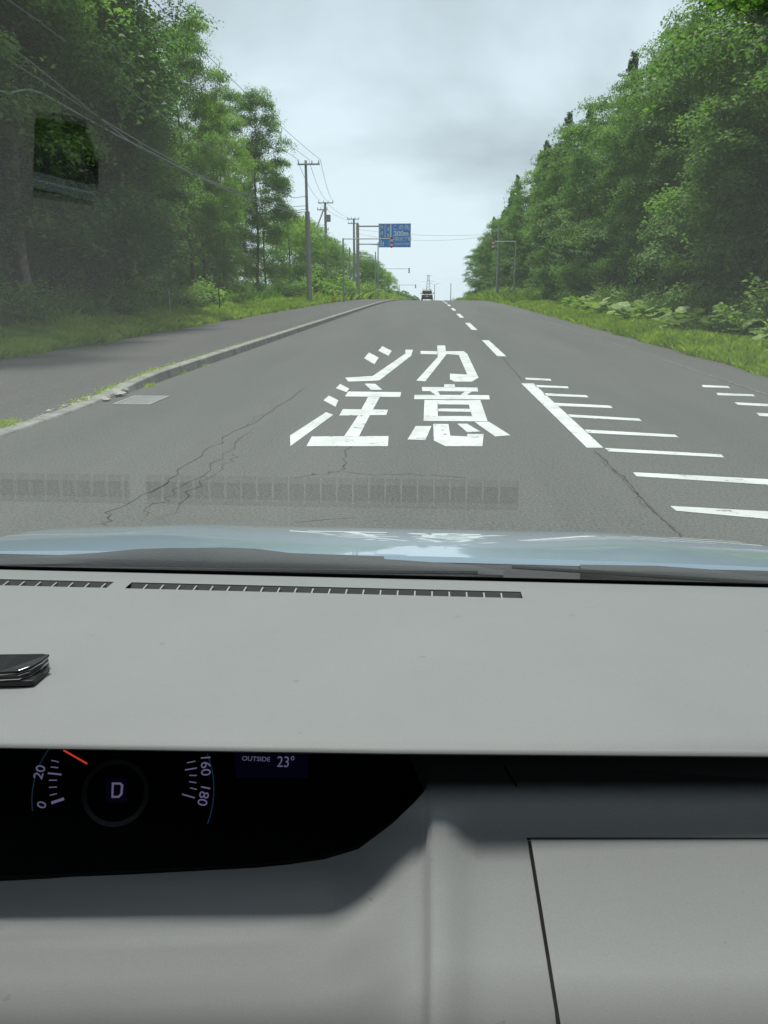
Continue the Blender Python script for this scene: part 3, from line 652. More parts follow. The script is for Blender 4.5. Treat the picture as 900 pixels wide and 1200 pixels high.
# far-off wood beyond the crest, and the depth of the wood on both sides
V, F, _ = broad_crown(77, 9, 6, .5, 60, 120, .5)
for sx_, lb_ in ((-1, 'deep dark wood closing the view between the trunks beyond the footpath'), (1, 'deep dark wood closing the view between the trunks beyond the verge')):
    Vs = []; Fs = []; off = 0; rs = np.random.RandomState(14)
    for i in range(24):
        q = V * np.array([1, 1, rs.uniform(.9, 1.2)]) + np.array([sx_ * rs.uniform(33, 40), 6 + i * 5.5, -.8]); q[:, 2] += zg(6 + i * 5.5) + 1; Vs.append(q); Fs.append(F + off); off += len(V)
    tag(npmesh('woods', np.concatenate(Vs), np.concatenate(Fs), M['leaf_c']), lb_, 'wood', kind='stuff')
Vs = []; Fs = []; off = 0; rs = np.random.RandomState(4)
for i in range(26):
    x = rs.uniform(-120, -16) if i < 22 else rs.uniform(-16, -8); s = rs.uniform(.8, 1.2) * (1 if i < 22 else .7); q = V * s + np.array([x, 470 + rs.uniform(-20, 20), zg(470) ])
    Vs.append(q); Fs.append(F + off); off += len(V)
tag(npmesh('woods', np.concatenate(Vs), np.concatenate(Fs), M['leaf_c']), 'far-off dark wood just showing over the crest of the road', 'wood', kind='stuff')

# ------------------------------------------------------------------ poles, wires, signs
def gz(x, y): return zg(y) + bank(x, y)
def at_row(u, v, Y):
    p = AY(u, v, Y); return float(p[0]), float(p[2])
def utility(u, vtop, Y, label, r0=.17, cross=(), step=None, mat_='concrete', name='utility_pole', group='utility poles along the footpath'):
    x, zt = at_row(u, vtop, Y); zb = gz(x, Y) - .1; o = empty(name, (x, Y, zb)); tag(o, label, 'utility pole', group)
    b = MB()
    if step:
        zs = at_row(u, step, Y)[1]; b.tube([(x, Y, zb), (x, Y, zs)], [r0 * 1.15, r0], 10); b.build('pole_base', M[mat_], o, smooth=True)
        MB().tube([(x - .02, Y, zs - .5), (x - .02, Y, zt)], [r0 * .62, r0 * .5], 10).build('pole_top', M[mat_], o, smooth=True)
    else:
        b.tube([(x, Y, zb), (x, Y, zt)], [r0 * 1.1, r0 * .7], 10); b.build('pole_shaft', M[mat_], o, smooth=True)
    for (ua, ub, v) in cross:
        xa, z = at_row(ua, v, Y); xb, _ = at_row(ub, v, Y)
        c = MB().box(xa, xb, Y - .18, Y - .10, z - .05, z + .05).build('crossarm', M['galv'], o)
        for k in range(4):
            xx = xa + (xb - xa) * (k + .15) / 3.3; i_ = MB().tube([(xx, Y - .14, z + .05), (xx, Y - .14, z + .25)], [.05, .035], 8).build('insulator', M['ins'], o)
    return o, x, zt
P1, x1_, zt1 = utility(358.5, 188, 57, 'two-stage concrete utility pole with one crossarm, beside the high trees', cross=[(349, 375, 193)], step=248)
P2, x2_, zt2 = utility(381, 237, 86, 'utility pole with two crossarms and a transformer, half sunk in small trees', cross=[(373, 391, 238), (372, 384, 246)])
tr = MB().tube([(x2_ + .3, 85.8, at_row(383, 260, 86)[1]), (x2_ + .3, 85.8, at_row(383, 252, 86)[1])], .28, 12).build('transformer', M['trafo'], P2)
MB().tube([(AY(371, 268, 86)), (AY(379, 246, 86))], .07, 6).build('brace', M['concrete'], P2)
P3, x3_, zt3 = utility(414.6, 256, 103, 'slim utility pole with two crossarms close behind the sign post', cross=[(407, 421, 257), (408, 420, 262)])
P0, x0_, zt0 = empty('utility_pole', (-9.9, 6, bank(-9.9, 6) - .1)), -9.9, 10.6
tag(P0, 'utility pole beside the footpath level with the car, carrying the same cables', 'utility pole', 'utility poles along the footpath')
MB().tube([(-9.9, 6, bank(-9.9, 6) - .1), (-9.9, 6, 10.7)], [.19, .12], 10).build('pole_shaft', M['concrete'], P0, smooth=True); MB().box(-10.8, -9.0, 5.9, 5.98, 10.3, 10.4).build('crossarm', M['galv'], P0)
PR, xr_, ztr = utility(585.5, 265, 89, 'plain concrete pole with a small lamp standing on the verge before the firs', r0=.16, group='poles on the verge')
xa, za = at_row(603, 261, 89)
MB().tube([(xr_, 89, ztr - .4), (xr_ + .6, 89, ztr - .05), (xa, 89, za)], .035, 6).build('lamp_arm', M['galv'], PR); MB().box(xa - .35, xa + .15, 88.88, 89.12, za - .06, za + .05).build('lamp_head', M['galv'], PR, bevel=.02)
def post(u, v0, Y, r, label, name='post', m='galv', group=None, cat='post'):
    x, zt = at_row(u, v0, Y); zb = gz(x, Y) - .1; o = MB().tube([(x, Y, zb), (x, Y, zt)], [r, r * .85], 8).build(name, M[m], smooth=True); tag(o, label, cat, group); return o
post(409.7, 290, 95, .09, 'plain pale post between the sign post and the arrow marker', 'steel_post')
post(440, 295, 109, .08, 'slim plain post left of the taller lamp column', 'steel_post')
post(528.5, 332, 190, .09, 'thin post on the crest right of the centre line', 'steel_post')
post(544.5, 343, 150, .10, 'short white post on the verge at the crest', 'marker_post', m='white')
post(197.5, 338, 29, .025, 'thin pale stake in the weeds under the near trees', 'stake', m='galv', cat='stake')
post(256, 335, 36, .03, 'brownish stake in the weeds nearer the crossarm pole', 'stake', m='bark', cat='stake')
# lamp column at 443
x, zt = at_row(443, 284, 112); lc = empty('street_lamp', (x, 112, gz(x, 112))); tag(lc, 'tall lamp column with its arm reaching back over the footpath', 'street lamp')
MB().tube([(x, 112, gz(x, 112) - .1), (x, 112, zt)], [.11, .07], 8).build('column', M['galv'], lc, smooth=True)
xa, za = at_row(424, 286, 112); MB().tube([(x, 112, za - .1), (xa, 112, za)], .045, 6).build('lamp_arm', M['galv'], lc); MB().box(xa - .4, xa + .1, 111.9, 112.1, za - .08, za + .06).build('lamp_head', M['galv'], lc, bevel=.02)
# double-armed lamp over the crest
x, zt = at_row(509.5, 333.5, 250); lc = empty('street_lamp', (x, 250, gz(x, 250))); tag(lc, 'distant double-armed street lamp over the crest beside the black car', 'street lamp')
MB().tube([(x, 250, gz(x, 250)), (x, 250, zt)], [.13, .08], 8).build('column', M['galv'], lc)
for s in (-1, 1):
    MB().tube([(x, 250, zt - .1), (x + s * .9, 250, zt + .35), (x + s * 1.7, 250, zt + .45)], .05, 6).build('lamp_arm', M['galv'], lc)
# road sign
Y = 85; x, zt = at_row(419, 262, Y); sg = empty('road_sign', (x, Y, gz(x, Y))); tag(sg, 'blue overhead road sign on a cantilever post over the lane', 'road sign')
MB().tube([(x, Y, gz(x, Y) - .1), (x, Y, zt)], [.19, .16], 12).build('post', M['galv'], sg, smooth=True)
xl, zT = at_row(443.8, 262.3, Y); xr, zB = at_row(481.2, 289.8, Y)
MB().tube([(x, Y, at_row(419, 265, Y)[1]), (xr - .3, Y + .12, at_row(445, 265, Y)[1])], .085, 8).build('arm', M['galv'], sg)
MB().tube([(x, Y, at_row(419, 286, Y)[1]), (xr - .3, Y + .12, at_row(445, 286, Y)[1])], .06, 8).build('arm', M['galv'], sg)
MB().box(xl, xr, Y - .03, Y + .02, zB, zT).build('sign_panel', M['blue'], sg)
MB().box(xl - .02, xr + .02, Y - .045, Y - .031, zT - .05, zT + .02).build('sign_rim', M['galv'], sg)
SW, SH = xr - xl, zT - zB
def srect(name, a, b_, c, d, m):   # in sign fractions (0..1 from left, 0..1 from top)
    return MB().box(xl + a * SW, xl + b_ * SW, Y - .04, Y - .031, zT - d * SH, zT - c * SH).build(name, M[m], sg)
srect('sign_line', .01, .065, .03, .97, 'signline'); srect('sign_line', .165, .235, .03, .60, 'signline'); srect('sign_line', .35, .40, .03, .66, 'white')
for a, c, d in ((.09, .08, .20), (.09, .32, .47), (.28, .15, .30), (.28, .42, .56)): srect('sign_arrow', a, a + .035, c, d, 'white')
srect('sign_line', .06, .10, .70, .94, 'white'); srect('sign_line', .125, .16, .76, .94, 'white'); srect('sign_line', .31, .345, .66, .94, 'signline')
def text(body, size, loc, rotm, m, parent, name, sx=1, align='CENTER', bold=0):
    c = bpy.data.curves.new(name, 'FONT'); c.body = body; c.size = size; c.align_x = align; c.align_y = 'CENTER'; c.extrude = .002 if size > .1 else .0002; c.offset = bold
    t = bpy.data.objects.new(name, c); C.objects.link(t); dg = bpy.context.evaluated_depsgraph_get(); dg.update()
    me = bpy.data.meshes.new_from_object(t.evaluated_get(dg)); bpy.data.objects.remove(t); me.materials.clear(); me.materials.append(M[m])
    o = bpy.data.objects.new(name, me); C.objects.link(o); mw = Matrix.Translation(Vector([float(q) for q in loc])) @ rotm.to_4x4() @ Matrix.Diagonal((sx, 1, 1, 1))
    me.transform(mw)
    if parent is not None: o.parent = parent; o.matrix_parent_inverse = Matrix.Translation(-parent.location)
    return o
RF = Matrix.Rotation(math.pi / 2, 3, 'X')
def stext(body, cxf, cyf, hf, sx=1, b_=.008): return text(body, hf * SH * 1.35, (xl + cxf * SW, Y - .036, zT - cyf * SH), RF, 'white', sg, 'sign_lettering', sx, bold=b_)
stext('この先', .70, .17, .17, 1.15); stext('200m', .70, .42, .21, 1.05, .03); stext('中央分離帯', .70, .66, .145, .98); stext('MEDIAN STRIP', .715, .86, .085, .95)
# snow-arrow markers: post, arm, striped arrow hanging over the road edge
def arrow_marker(u, v, ua, vbot, Y, label):
    x, z = at_row(u, v, Y); xa, _ = at_row(ua, v, Y); o = empty('arrow_marker', (x, Y, gz(x, Y))); tag(o, label, 'arrow marker', 'snow arrow markers hanging over the road edge')
    MB().tube([(x, Y, gz(x, Y) - .1), (x, Y, z + .05)], [.075, .06], 8).build('post', M['galv'], o, smooth=True)
    MB().tube([(x, Y, z), (xa, Y, z)], .04, 8).build('arm', M['galv'], o)
    zb = at_row(ua, vbot, Y)[1]; H = max(.8, z - zb + .15); top = z + .12; n = 5
    for k in range(n):
        za, zc = top - H * k / n, top - H * (k + 1) / n
        if k < n - 1: MB().box(xa - .11, xa + .11, Y - .09, Y - .06, zc, za).build('stripe', M['red' if k % 2 == 0 else 'white'], o)
        else: MB().prism([(xa - .22, Y - .06, za), (xa + .22, Y - .06, za), (xa, Y - .06, zc)], (0, -.03, 0)).build('arrow_head', M['red'], o)
    return o
arrow_marker(402, 280, 459, 290.5, 66, 'red and white arrow marker hanging in front of the blue sign')
arrow_marker(451.4, 315, 479.5, 320, 130, 'second arrow marker, hanging low beyond the blue sign')
arrow_marker(468, 334, 487, 337, 172, 'small distant arrow marker nearest the black car')
arrow_marker(604.8, 283, 578, 290, 76, 'arrow marker on the verge side in front of the firs')
# delineator
x, zt = at_row(390, 333, 62); dl = empty('delineator', (x, 62, gz(x, 62))); tag(dl, 'short red and yellow delineator post in the grass past the crossarm pole', 'delineator')
for k in range(5): MB().tube([(x, 62, gz(x, 62) + .2 * k), (x, 62, gz(x, 62) + .2 * k + .2)], .05, 8).build('stripe' , M['red' if k % 2 else 'yellow'], dl)
# wires
def wire(pts, r, m, label, group='cables strung between the utility poles'):
    o = MB().tube(pts, r, 5).build('power_cable', M[m]); tag(o, label, 'cable', group); return o
def cat(a, b_, sag, n=18):
    a, b_ = np.array(a, float), np.array(b_, float)
    return [a + (b_ - a) * t + np.array([0, 0, -sag * 4 * t * (1 - t)]) for t in np.linspace(0, 1, n)]
zc1 = at_row(362, 192, 57)[1] + .25
up = 'thin high cable from the crossarm over the treetops'
for dx1, dx0 in ((-.5, -.85), (.25, 0), (1.0, .85)):
    wire(cat((x1_ + dx1, 56.9, zc1), (-9.9 + dx0, 6, 10.6), .55), .012, 'wire', up)
def wpix(pts, X, m, label, r=.019):
    P = [AX(u, v, X) for u, v in pts]; P[0] = np.array([x1_, 57, P[0][2]])
    d = P[-1] - P[-2]; t = (6 - P[-1][1]) / d[1]
    if P[-1][1] > 6: P.append(np.array([-9.9, 6.0, P[-1][2] + d[2] * t * .35 - .0]))
    wire(P, r, m, label)
wpix([(358, 247), (344, 242), (300, 231), (260, 218), (210, 197), (160, 172), (115, 137), (72, 102), (35, 72), (0, 46)], -9.75, 'wire', 'upper of the three low cables crossing in front of the wood')
wpix([(358, 251), (344, 247), (296, 233), (240, 208), (180, 176), (120, 140), (60, 102), (0, 64)], -9.8, 'wire', 'middle of the three low cables crossing in front of the wood')
wpix([(358, 253), (344, 249), (300, 237), (256, 218), (218, 200), (180, 180), (140, 160), (100, 138), (70, 121), (50, 110), (36, 105), (24, 106), (12, 109)], -9.7, 'wire_pale', 'thick pale cable that kinks at its near end before the wood', .024)
wpix([(358, 238), (344, 232), (280, 196), (208, 148), (120, 82), (44, 24)], -9.9, 'wire', 'single cable between the high wires and the low ones')
for dx1 in (-.6, .2, 1.0): wire(cat((x1_ + dx1, 57, zc1), (x2_ + dx1 * .8, 86, at_row(381, 237, 86)[1] + .2), .5), .014, 'wire', 'high cable from the single-crossarm pole to the transformer pole')
for dx1 in (-.6, .2): wire(cat((x2_ + dx1, 86, zt2 - .1), (x3_ + dx1, 103, zt3 - .2), .3), .014, 'wire', 'cable from the transformer pole to the pole behind the sign')
wire(cat((x1_, 57, at_row(358, 250, 57)[1]), (x2_, 86, at_row(381, 262, 86)[1]), .4), .016, 'wire', 'low cable from the single-crossarm pole to the transformer pole')
wire(cat((x3_, 103, at_row(414, 268, 103)[1]), (xr_, 89, at_row(585, 274, 89)[1]), .45), .014, 'wire', 'upper cable crossing the road beyond the sign', 'cables crossing the road')
wire(cat((x3_, 103, at_row(414, 273, 103)[1]), (xr_, 89, at_row(585, 275, 89)[1]), .75), .014, 'wire', 'lower cable crossing the road beyond the sign', 'cables crossing the road')
# lattice pylon far off
x, zt = at_row(502, 322, 620); py = empty('pylon', (x, 620, gz(x, 620))); tag(py, 'distant lattice pylon right above the black car', 'pylon')
zb = gz(x, 620); H = zt - zb; b = MB()
for sx in (-1, 1):
    for sy in (-1, 1): b.tube([(x + sx * 2.6, 620 + sy * 2.6, zb), (x + sx * .5, 620 + sy * .5, zt)], .16, 4)
for k in range(9):
    a0, a1 = k / 9, (k + 1) / 9; w0, w1 = 2.6 - 2.1 * a0, 2.6 - 2.1 * a1
    for s in (-1, 1): b.tube([(x - s * w0, 620 - w0, zb + H * a0), (x + s * w1, 620 - w1, zb + H * a1)], .1, 4)
b.build('tower', M['galv'], py)
for k, wv in ((.80, 5.0), (.97, 3.2)): MB().tube([(x - wv, 620, zb + H * k), (x, 620, zb + H * k + .5), (x + wv, 620, zb + H * k)], .2, 4).build('crossarm', M['galv'], py)

# ------------------------------------------------------------------ black car ahead
def side_car(x, y):
    o = empty('black_car', (x, y, zg(y))); tag(o, 'small black car driving away over the crest', 'car'); o['label'] = 'small black car driving away over the crest of the road'
    z = zg(y); W = .84
    prof = [(-1.9, .25), (-1.95, .55), (-1.9, .95), (-1.75, 1.02), (-1.6, 1.55), (-1.3, 1.68), (.3, 1.66), (.95, 1.05), (1.8, .88), (1.9, .5), (1.85, .25)]
    b = MB(); rows = []
    for s, k in ((-1, .92), (-1, 1), (1, 1), (1, .92)):
        rows.append([(x + s * W * k * (1 if pz < 1 else .84), y + py_, z + (pz if k == 1 else pz - .0)) for py_, pz in prof + [prof[0]]])
    b.grid(rows[1:3]); n = len(prof)
    b.add(rows[1][:-1], [tuple(range(n))]); b.add(rows[2][:-1], [tuple(range(n))[::-1]])
    b.build('body', M['carblack'], o, bevel=.04)
    MB().add([(x - .62, y - 1.765, z + 1.06), (x + .62, y - 1.765, z + 1.06), (x + .55, y - 1.64, z + 1.5), (x - .55, y - 1.64, z + 1.5)], [(0, 1, 2, 3)]).prism([(x - .62, y - 1.77, z + 1.06), (x + .62, y - 1.77, z + 1.06), (x + .55, y - 1.645, z + 1.5), (x - .55, y - 1.645, z + 1.5)], (0, -.01, 0)).build('rear_window', M['darkglass'], o)
    for s in (-1, 1):
        MB().box(x + s * .72 - .08, x + s * .72 + .08, y - 1.97, y - 1.90, z + .72, z + .95).build('tail_lamp', M['taillamp'], o)
        for yy in (-1.25, 1.25):
            w_ = MB().tube([(x + s * .78 - .1, y + yy, z + .32), (x + s * .78 + .1, y + yy, z + .32)], .32, 16).build('wheel', M['rubber'], o)
            MB().tube([(x + s * .9 - .03, y + yy, z + .32), (x + s * .9, y + yy, z + .32)], .19, 12).build('rim', M['rim'], w_)
        MB().box(x + s * .88, x + s * 1.06, y + .55, y + .63, z + 1.05, z + 1.2).build('door_mirror', M['carblack'], o)
    MB().box(x - .17, x + .17, y - 1.985, y - 1.965, z + .62, z + .80).build('number_plate', M['white'], o)
xc = float(AY(500.5, 350, 124)[0]); side_car(xc, 124)
xo = float(AY(487, 349, 300)[0])

# ------------------------------------------------------------------ own car (camera sits at the wheel)
car = empty('minivan', (-.2, 0, 0)); tag(car, 'light blue minivan seen from its driving seat, grey dashboard and bonnet at the bottom', 'car')
XL, XR = -1.03, .82
DZ = 1.05
def ylip(u): return float(AZ(u, np.interp(u, [-400, 0, 450, 900, 1300], [855, 863.5, 870, 873.5, 875]), DZ)[1])
# dash top as rows running across; x positions
def dz(Yv, x):
    if Yv > 1.111: return DZ - (Yv - 1.111) * .28
    return DZ + .006 * math.sin(math.pi * (Yv - .66) / .45)
lx = np.linspace(-1.0, .80, 46)
us = [510 + x / .86 * 900 for x in lx]
lipx = {}
for x in lx:       # lip y for a given x: solve along u
    u = 510 + x * 900 / .75
    for _ in range(8):
        yl = ylip(u); p = AZ(u, np.interp(u, [-400, 0, 450, 900, 1300], [855, 863.5, 870, 873.5, 875]), DZ); u += (x - p[0]) * 900 / .8
    lipx[x] = yl
VS0, VS1 = 1.071, 1.099
xg0, xg1 = float(AZ(125, 690, DZ)[0]), float(AZ(147, 690, DZ)[0]); xe = float(AZ(613, 704, DZ)[0])
b = MB()
A = []
for t in [0, .06, .15, .3, .45, .6, .75, .88, 1]:
    A.append([(x, lipx[x] + (VS0 - lipx[x]) * t, dz(lipx[x] + (VS0 - lipx[x]) * t, x)) for x in lx])
lipr = []
rr_ = .0048
for a in [70, 50, 25, 0, -25, -50, -80]:
    q = math.radians(a); lipr.append([(x, lipx[x] - math.cos(q) * rr_ * 2.4, A[0][0][2] - rr_ + math.sin(q) * rr_) for x in lx])
under = [[(x, .74, DZ - .010) for x in lx], [(x, .86, DZ - .006) for x in lx]]
b.grid((lipr[::-1] + A), flip=False)
b.grid([under[1], under[0], lipr[-1]])
x2 = sorted(set(list(lx) + [xg0, xg1, xe])); solid = lambda a, c: (xg0 - 1e-6 <= a and c <= xg1 + 1e-6) or a >= xe - 1e-6
for a, c in zip(x2[:-1], x2[1:]):
    if solid(a, c): b.add([(a, VS0, dz(VS0, 0)), (c, VS0, dz(VS0, 0)), (c, VS1, dz(VS1, 0)), (a, VS1, dz(VS1, 0))], [(0, 1, 2, 3)])
b.grid([[(x, yv, dz(yv, x)) for x in lx] for yv in (VS1, 1.111, 1.13, 1.17, 1.20, 1.225, 1.235)])
b.grid([[(x, 1.235, dz(1.235, x)) for x in lx], [(x, 1.24, .95) for x in lx]])
dash = b.build('dashboard', M['dash'], car, smooth=True)
for (a, c) in ((-.98, xg0), (xg1, xe)):
    v = MB(); zt_ = DZ - .0006; zf = DZ - .013; f0, f1 = VS0, VS1
    v.add([(a, f0, zt_), (c, f0, zt_), (c, f0, zf), (a, f0, zf)], [(0, 1, 2, 3)]).add([(a, f0, zf), (c, f0, zf), (c, f0 + .010, zf), (a, f0 + .010, zf)], [(0, 1, 2, 3)])
    v.add([(a, f0, zt_), (a, f0, zf), (a, f0 + .010, zf), (a, f1, zt_)], [(0, 1, 2, 3)]).add([(c, f0, zt_), (c, f1, zt_), (c, f0 + .010, zf), (c, f0, zf)], [(0, 1, 2, 3)])
    vent = v.build('air_vent', M['void'], dash)
    MB().add([(a, f0 + .010, zf), (c, f0 + .010, zf), (c, f1, zt_), (a, f1, zt_)], [(0, 1, 2, 3)]).build('vent_mesh', M['mesh'], dash)
    x = c - .030 if c == xe else c - .012
    while x > a:
        MB().prism([(x - .0011, f0 + .0003, zf), (x - .0011, f0 + .0003, zt_ - .0008), (x - .0011, f1 - .004, zt_ - .0002), (x - .0011, f1 - .004, zt_ - .004), (x - .0011, f0 + .010, zf)], (.0022, 0, 0)).build('vent_fin', M['fin'], dash); x -= .0262

# lower dash panel -----------------------------------------------------------
def slope(v): return math.tan(TH + math.atan((v - 600) / 900))
def YLf(v):       # recessed instrument bay + shelf, depth (world y) against image row
    return float(np.interp(v, [880, 888, 1030, 1085, 1200, 1320, 1500, 1700], [.744, .740, .675, .634, .574, .548, .52, .50]))
def YRf(v): return float(np.interp(v, [880, 900, 932, 960, 985, 1200, 1320, 1500, 1700], [.745, .728, .688, .669, .6615, .543, .512, .485, .475]))
def rb0(u):       # lower edge of the instrument glass in the photo
    return float(np.interp(u, [-500, -150, 0, 150, 300, 370, 420, 460, 490, 499, 520], [1042, 1036, 1031, 1025, 1017, 1010, 995, 965, 936, 925, 896]))
ulist = list(np.arange(-420, 380, 40)) + list(range(380, 500, 8)) + [499, 503, 508, 514, 522, 532, 545, 560, 580, 600, 640, 700, 780, 860, 960, 1080, 1180]
def PP(u, v, off=0.0):
    w_ = ss(372, 500, u) ** 1.0
    yy = (1 - w_) * YLf(v) + w_ * YRf(v)
    yy -= .009 * ss(494, 507, u) * (1 - ss(515, 565, u)) * ss(930, 975, v)
    return AY(u, v, yy - off + (u - 450) * 3.6e-5 * (w_ + (1 - w_) * ss(1036, 1085, v)))
b = MB(); cols = []
for u in ulist:
    r0 = rb0(u) if u < 500 else 896; vs = [r0 + (1720 - r0) * t for t in [0, .012, .03, .05, .075, .1, .13, .17, .22, .28, .35, .42, .5, .6, .7, .8, .9, 1]]
    cols.append([PP(u, v) for v in vs])
b.grid(cols, flip=True)
panel = b.build('lower_dash_panel', M['panel'], car, smooth=True)
# back of the recess under the lip, right of the instruments
b = MB(); b.grid([[AY(u + du * (u == 486), v, Yv) for v, Yv, du in ((935, .712, 14), (900, .737, 0), (880, .760, -10), (866, .80, -16))] for u in (486, 600, 700, 800, 900, 1000, 1150)], flip=False); b.build('trim_strip', M['panel'], car, smooth=True)
# instrument face, drawn on one inclined plane
def FP(u, v, off=0.0):
    y0, y1 = .675, .740; p0 = AY(0, 1030, y0); p1 = AY(0, 888, y1)
    # plane through the line of x at (y0,z0) and (y1,z1)
    z0_, z1_ = p0[2], p1[2]; e2 = np.array([0, y1 - y0, z1_ - z0_]); n = np.cross([1, 0, 0], e2); n /= np.linalg.norm(n)
    if n[1] > 0: n = -n
    d = ray(u, v); q = np.array([0, y0, z0_]) + n * off; return CAM + d * (np.dot(q - CAM, n) / np.dot(d, n)), n, e2 / np.linalg.norm(e2)
fu = [(u, rb0(u) - .5) for u in (-420, -300, -150, 0, 80, 150, 220, 300, 340, 370, 400, 420, 440, 460, 475, 490, 498)]
poly = [FP(u, v)[0] for u, v in fu] + [FP(u, v)[0] for u, v in ((488, 908), (474, 882), (466, 860), (-420, 860))]
_, FN, FE = FP(100, 900)
b = MB().prism(poly, -FN * .004); inst = b.build('instrument_cluster', M['face'], car)
b = MB(); rows = []
for u, v in fu: rows.append([FP(u, v - 4, .0005)[0], FP(u, v - 2.5, .003)[0], FP(u, v + 1.5, .002)[0]])
b.grid(rows); b.build('bezel', M['black'], inst, smooth=True)
E1 = np.array([1.0, 0, 0])
RM = Matrix([[E1[i], FE[i], FN[i]] for i in range(3)])
CU, CV = 135.5, 929
cc = FP(CU, CV, .0008)[0]; ppx = np.linalg.norm(FP(CU + 50, CV)[0] - FP(CU - 50, CV)[0]) / 100; ppy = np.linalg.norm(FP(CU, CV + 40)[0] - FP(CU, CV - 40)[0]) / 80
def fpt(dx_, dy_, off=0): return cc + E1 * (dx_ * ppx) + FE * (dy_ * ppy) + FN * off
def arc(name, r0, r1, a0, a1, m, off=0, n=40):
    b = MB(); b.grid([[fpt(math.cos(q) * r, math.sin(q) * r, off) for r in (r0, r1)] for q in np.linspace(math.radians(a0), math.radians(a1), n)]); return b.build(name, M[m], inst)
arc('dial_ring', 33.5, 39.5, 0, 360, 'ring', .001, 60)
arc('dial_arc', 97.5, 98.8, 140, 195, 'glowb'); arc('dial_arc', 113.5, 114.8, -16, 26, 'glowb')
def tick(a, r0, r1, wd, m='glow', shift=0):
    q = math.radians(a); d = np.array([math.cos(q), math.sin(q)]); n = np.array([-d[1], d[0]]) * wd / 2
    b = MB(); b.add([fpt(*(d * r0 - n)), fpt(*(d * r1 - n)), fpt(*(d * r1 + n)), fpt(*(d * r0 + n))], [(0, 1, 2, 3)]); b.build('dial_tick', M[m], inst)
for u0, v0, u1, v1, wd in ((60, 941, 75, 936, 3.4), (58.3, 932, 66.7, 930, 1.3), (57.3, 922.7, 66.7, 922.3, 1.3), (57.3, 914.3, 66.7, 914.3, 1.3), (56, 906, 72, 907.7, 2.0), (59.3, 898.7, 68.3, 899.7, 1.3), (60, 891, 69, 893, 1.3),
        (213.3, 930.7, 228.3, 935, 1.6), (222.7, 923.3, 230.7, 925, 1.3), (221.7, 916, 230, 917.3, 1.3), (221.7, 908.7, 230.7, 908.7, 1.3), (216.7, 902.3, 230.7, 900, 1.6), (219, 894, 229, 892, 1.3)):
    p, q_ = FP(u0, v0, .0008)[0], FP(u1, v1, .0008)[0]; nn = np.cross(q_ - p, FN); nn = nn / np.linalg.norm(nn) * wd * ppy / 2
    MB().add([p - nn, q_ - nn, q_ + nn, p + nn], [(0, 1, 2, 3)]).build('dial_tick', M['glow'], inst)
def dtext(body, u, v, size_px, ang, m='glow', sx=1, b_=0.0):
    p = FP(u, v, .0012)[0]; rm = RM @ Matrix.Rotation(math.radians(ang), 3, 'Z'); return text(body, size_px * ppy * 1.38, p, rm, m, car, 'dial_figure', sx, bold=b_)
for args in (('20', 46.7, 905, 12.5, 80), ('0', 49.3, 943.3, 12, 75), ('160', 240.5, 896.5, 12.5, -84), ('180', 238.5, 931.5, 12.5, -98)): dtext(*args)
MB().add([FP(u, v, .0012)[0] for u, v in ((130.5, 935), (131, 917), (141.5, 917), (144.5, 920), (143.5, 931), (139.5, 935), (132.8, 932.6), (138.3, 932.6), (141, 929.8), (141.8, 921), (140.3, 919.4), (133.4, 919.4))],
    [(0, 6, 11, 1), (1, 11, 10, 2), (2, 10, 9, 3), (3, 9, 8, 4), (4, 8, 7, 5), (5, 7, 6, 0)]).build('gear_letter', M['glowd'], inst)
b = MB(); b.add([FP(u, v, .0006)[0] for u, v in ((124, 941), (149, 941), (149, 912), (124, 912))], [(0, 1, 2, 3)]); b.build('display_screen', M['lcd'], inst)
a0 = fpt(-36, 33, .003); a1 = fpt(-66, 48, .003); nn = np.cross(a1 - a0, FN); nn /= np.linalg.norm(nn)
MB().prism([a0 - nn * .0009, a0 + nn * .0009, a1 + nn * .0009, a1 - nn * .0009], FN * .0006).build('needle', M['pointer'], inst)
b = MB(); b.add([FP(u, v, .0006)[0] for u, v in ((276, 912), (361, 912), (361, 872), (276, 872))], [(0, 1, 2, 3)]); b.build('display_screen', M['lcd'], inst)
dtext('OUTSIDE', 300, 889.5, 5.5, 0, 'glowd', 1.15, 0); dtext('23°', 335, 893.5, 13, 0, 'glowd', .9, 0)
# seams and the glovebox lid
def ribbon(name, pts, wpx, m, off=.0015):
    b = MB(); b.grid([[PP(u - wpx / 2, v, off), PP(u + wpx / 2, v, off)] for u, v in pts], flip=True); return b.build(name, M[m], panel)
lid = MB(); lu = lambda v: 622 + (v - 983) * 35 / 217
lid.grid([[PP(lu(v) + (1200 - lu(v)) * t, v, .0035) for t in (0, .003, .02, .1, .25, .4, .55, .7, .85, 1)] for v in (984, 985, 988, 1000, 1020, 1050, 1090, 1140, 1200, 1300, 1450)])
lid.grid([[PP(lu(v) + (1200 - lu(v)) * t, v, q) for t in (0, .5, 1)] for v, q in ((984, .0), (984, .0035))])
lid.build('storage_lid', M['panel'], car, smooth=True)
ribbon('lid_gap', [(lu(v) - 2.4, v) for v in (983, 985, 1020, 1060, 1120, 1200, 1320, 1450)], 3.4, 'black', .0012)
b = MB(); b.grid([[PP(u, 981.5, .0014), PP(u, 983.5, .0014)] for u in range(617, 1180, 40)], flip=True); b.build('lid_gap', M['cowl'], panel)
ribbon('panel_seam', [(590, 897), (597, 908), (606, 922)], 2.5, 'black', .001)
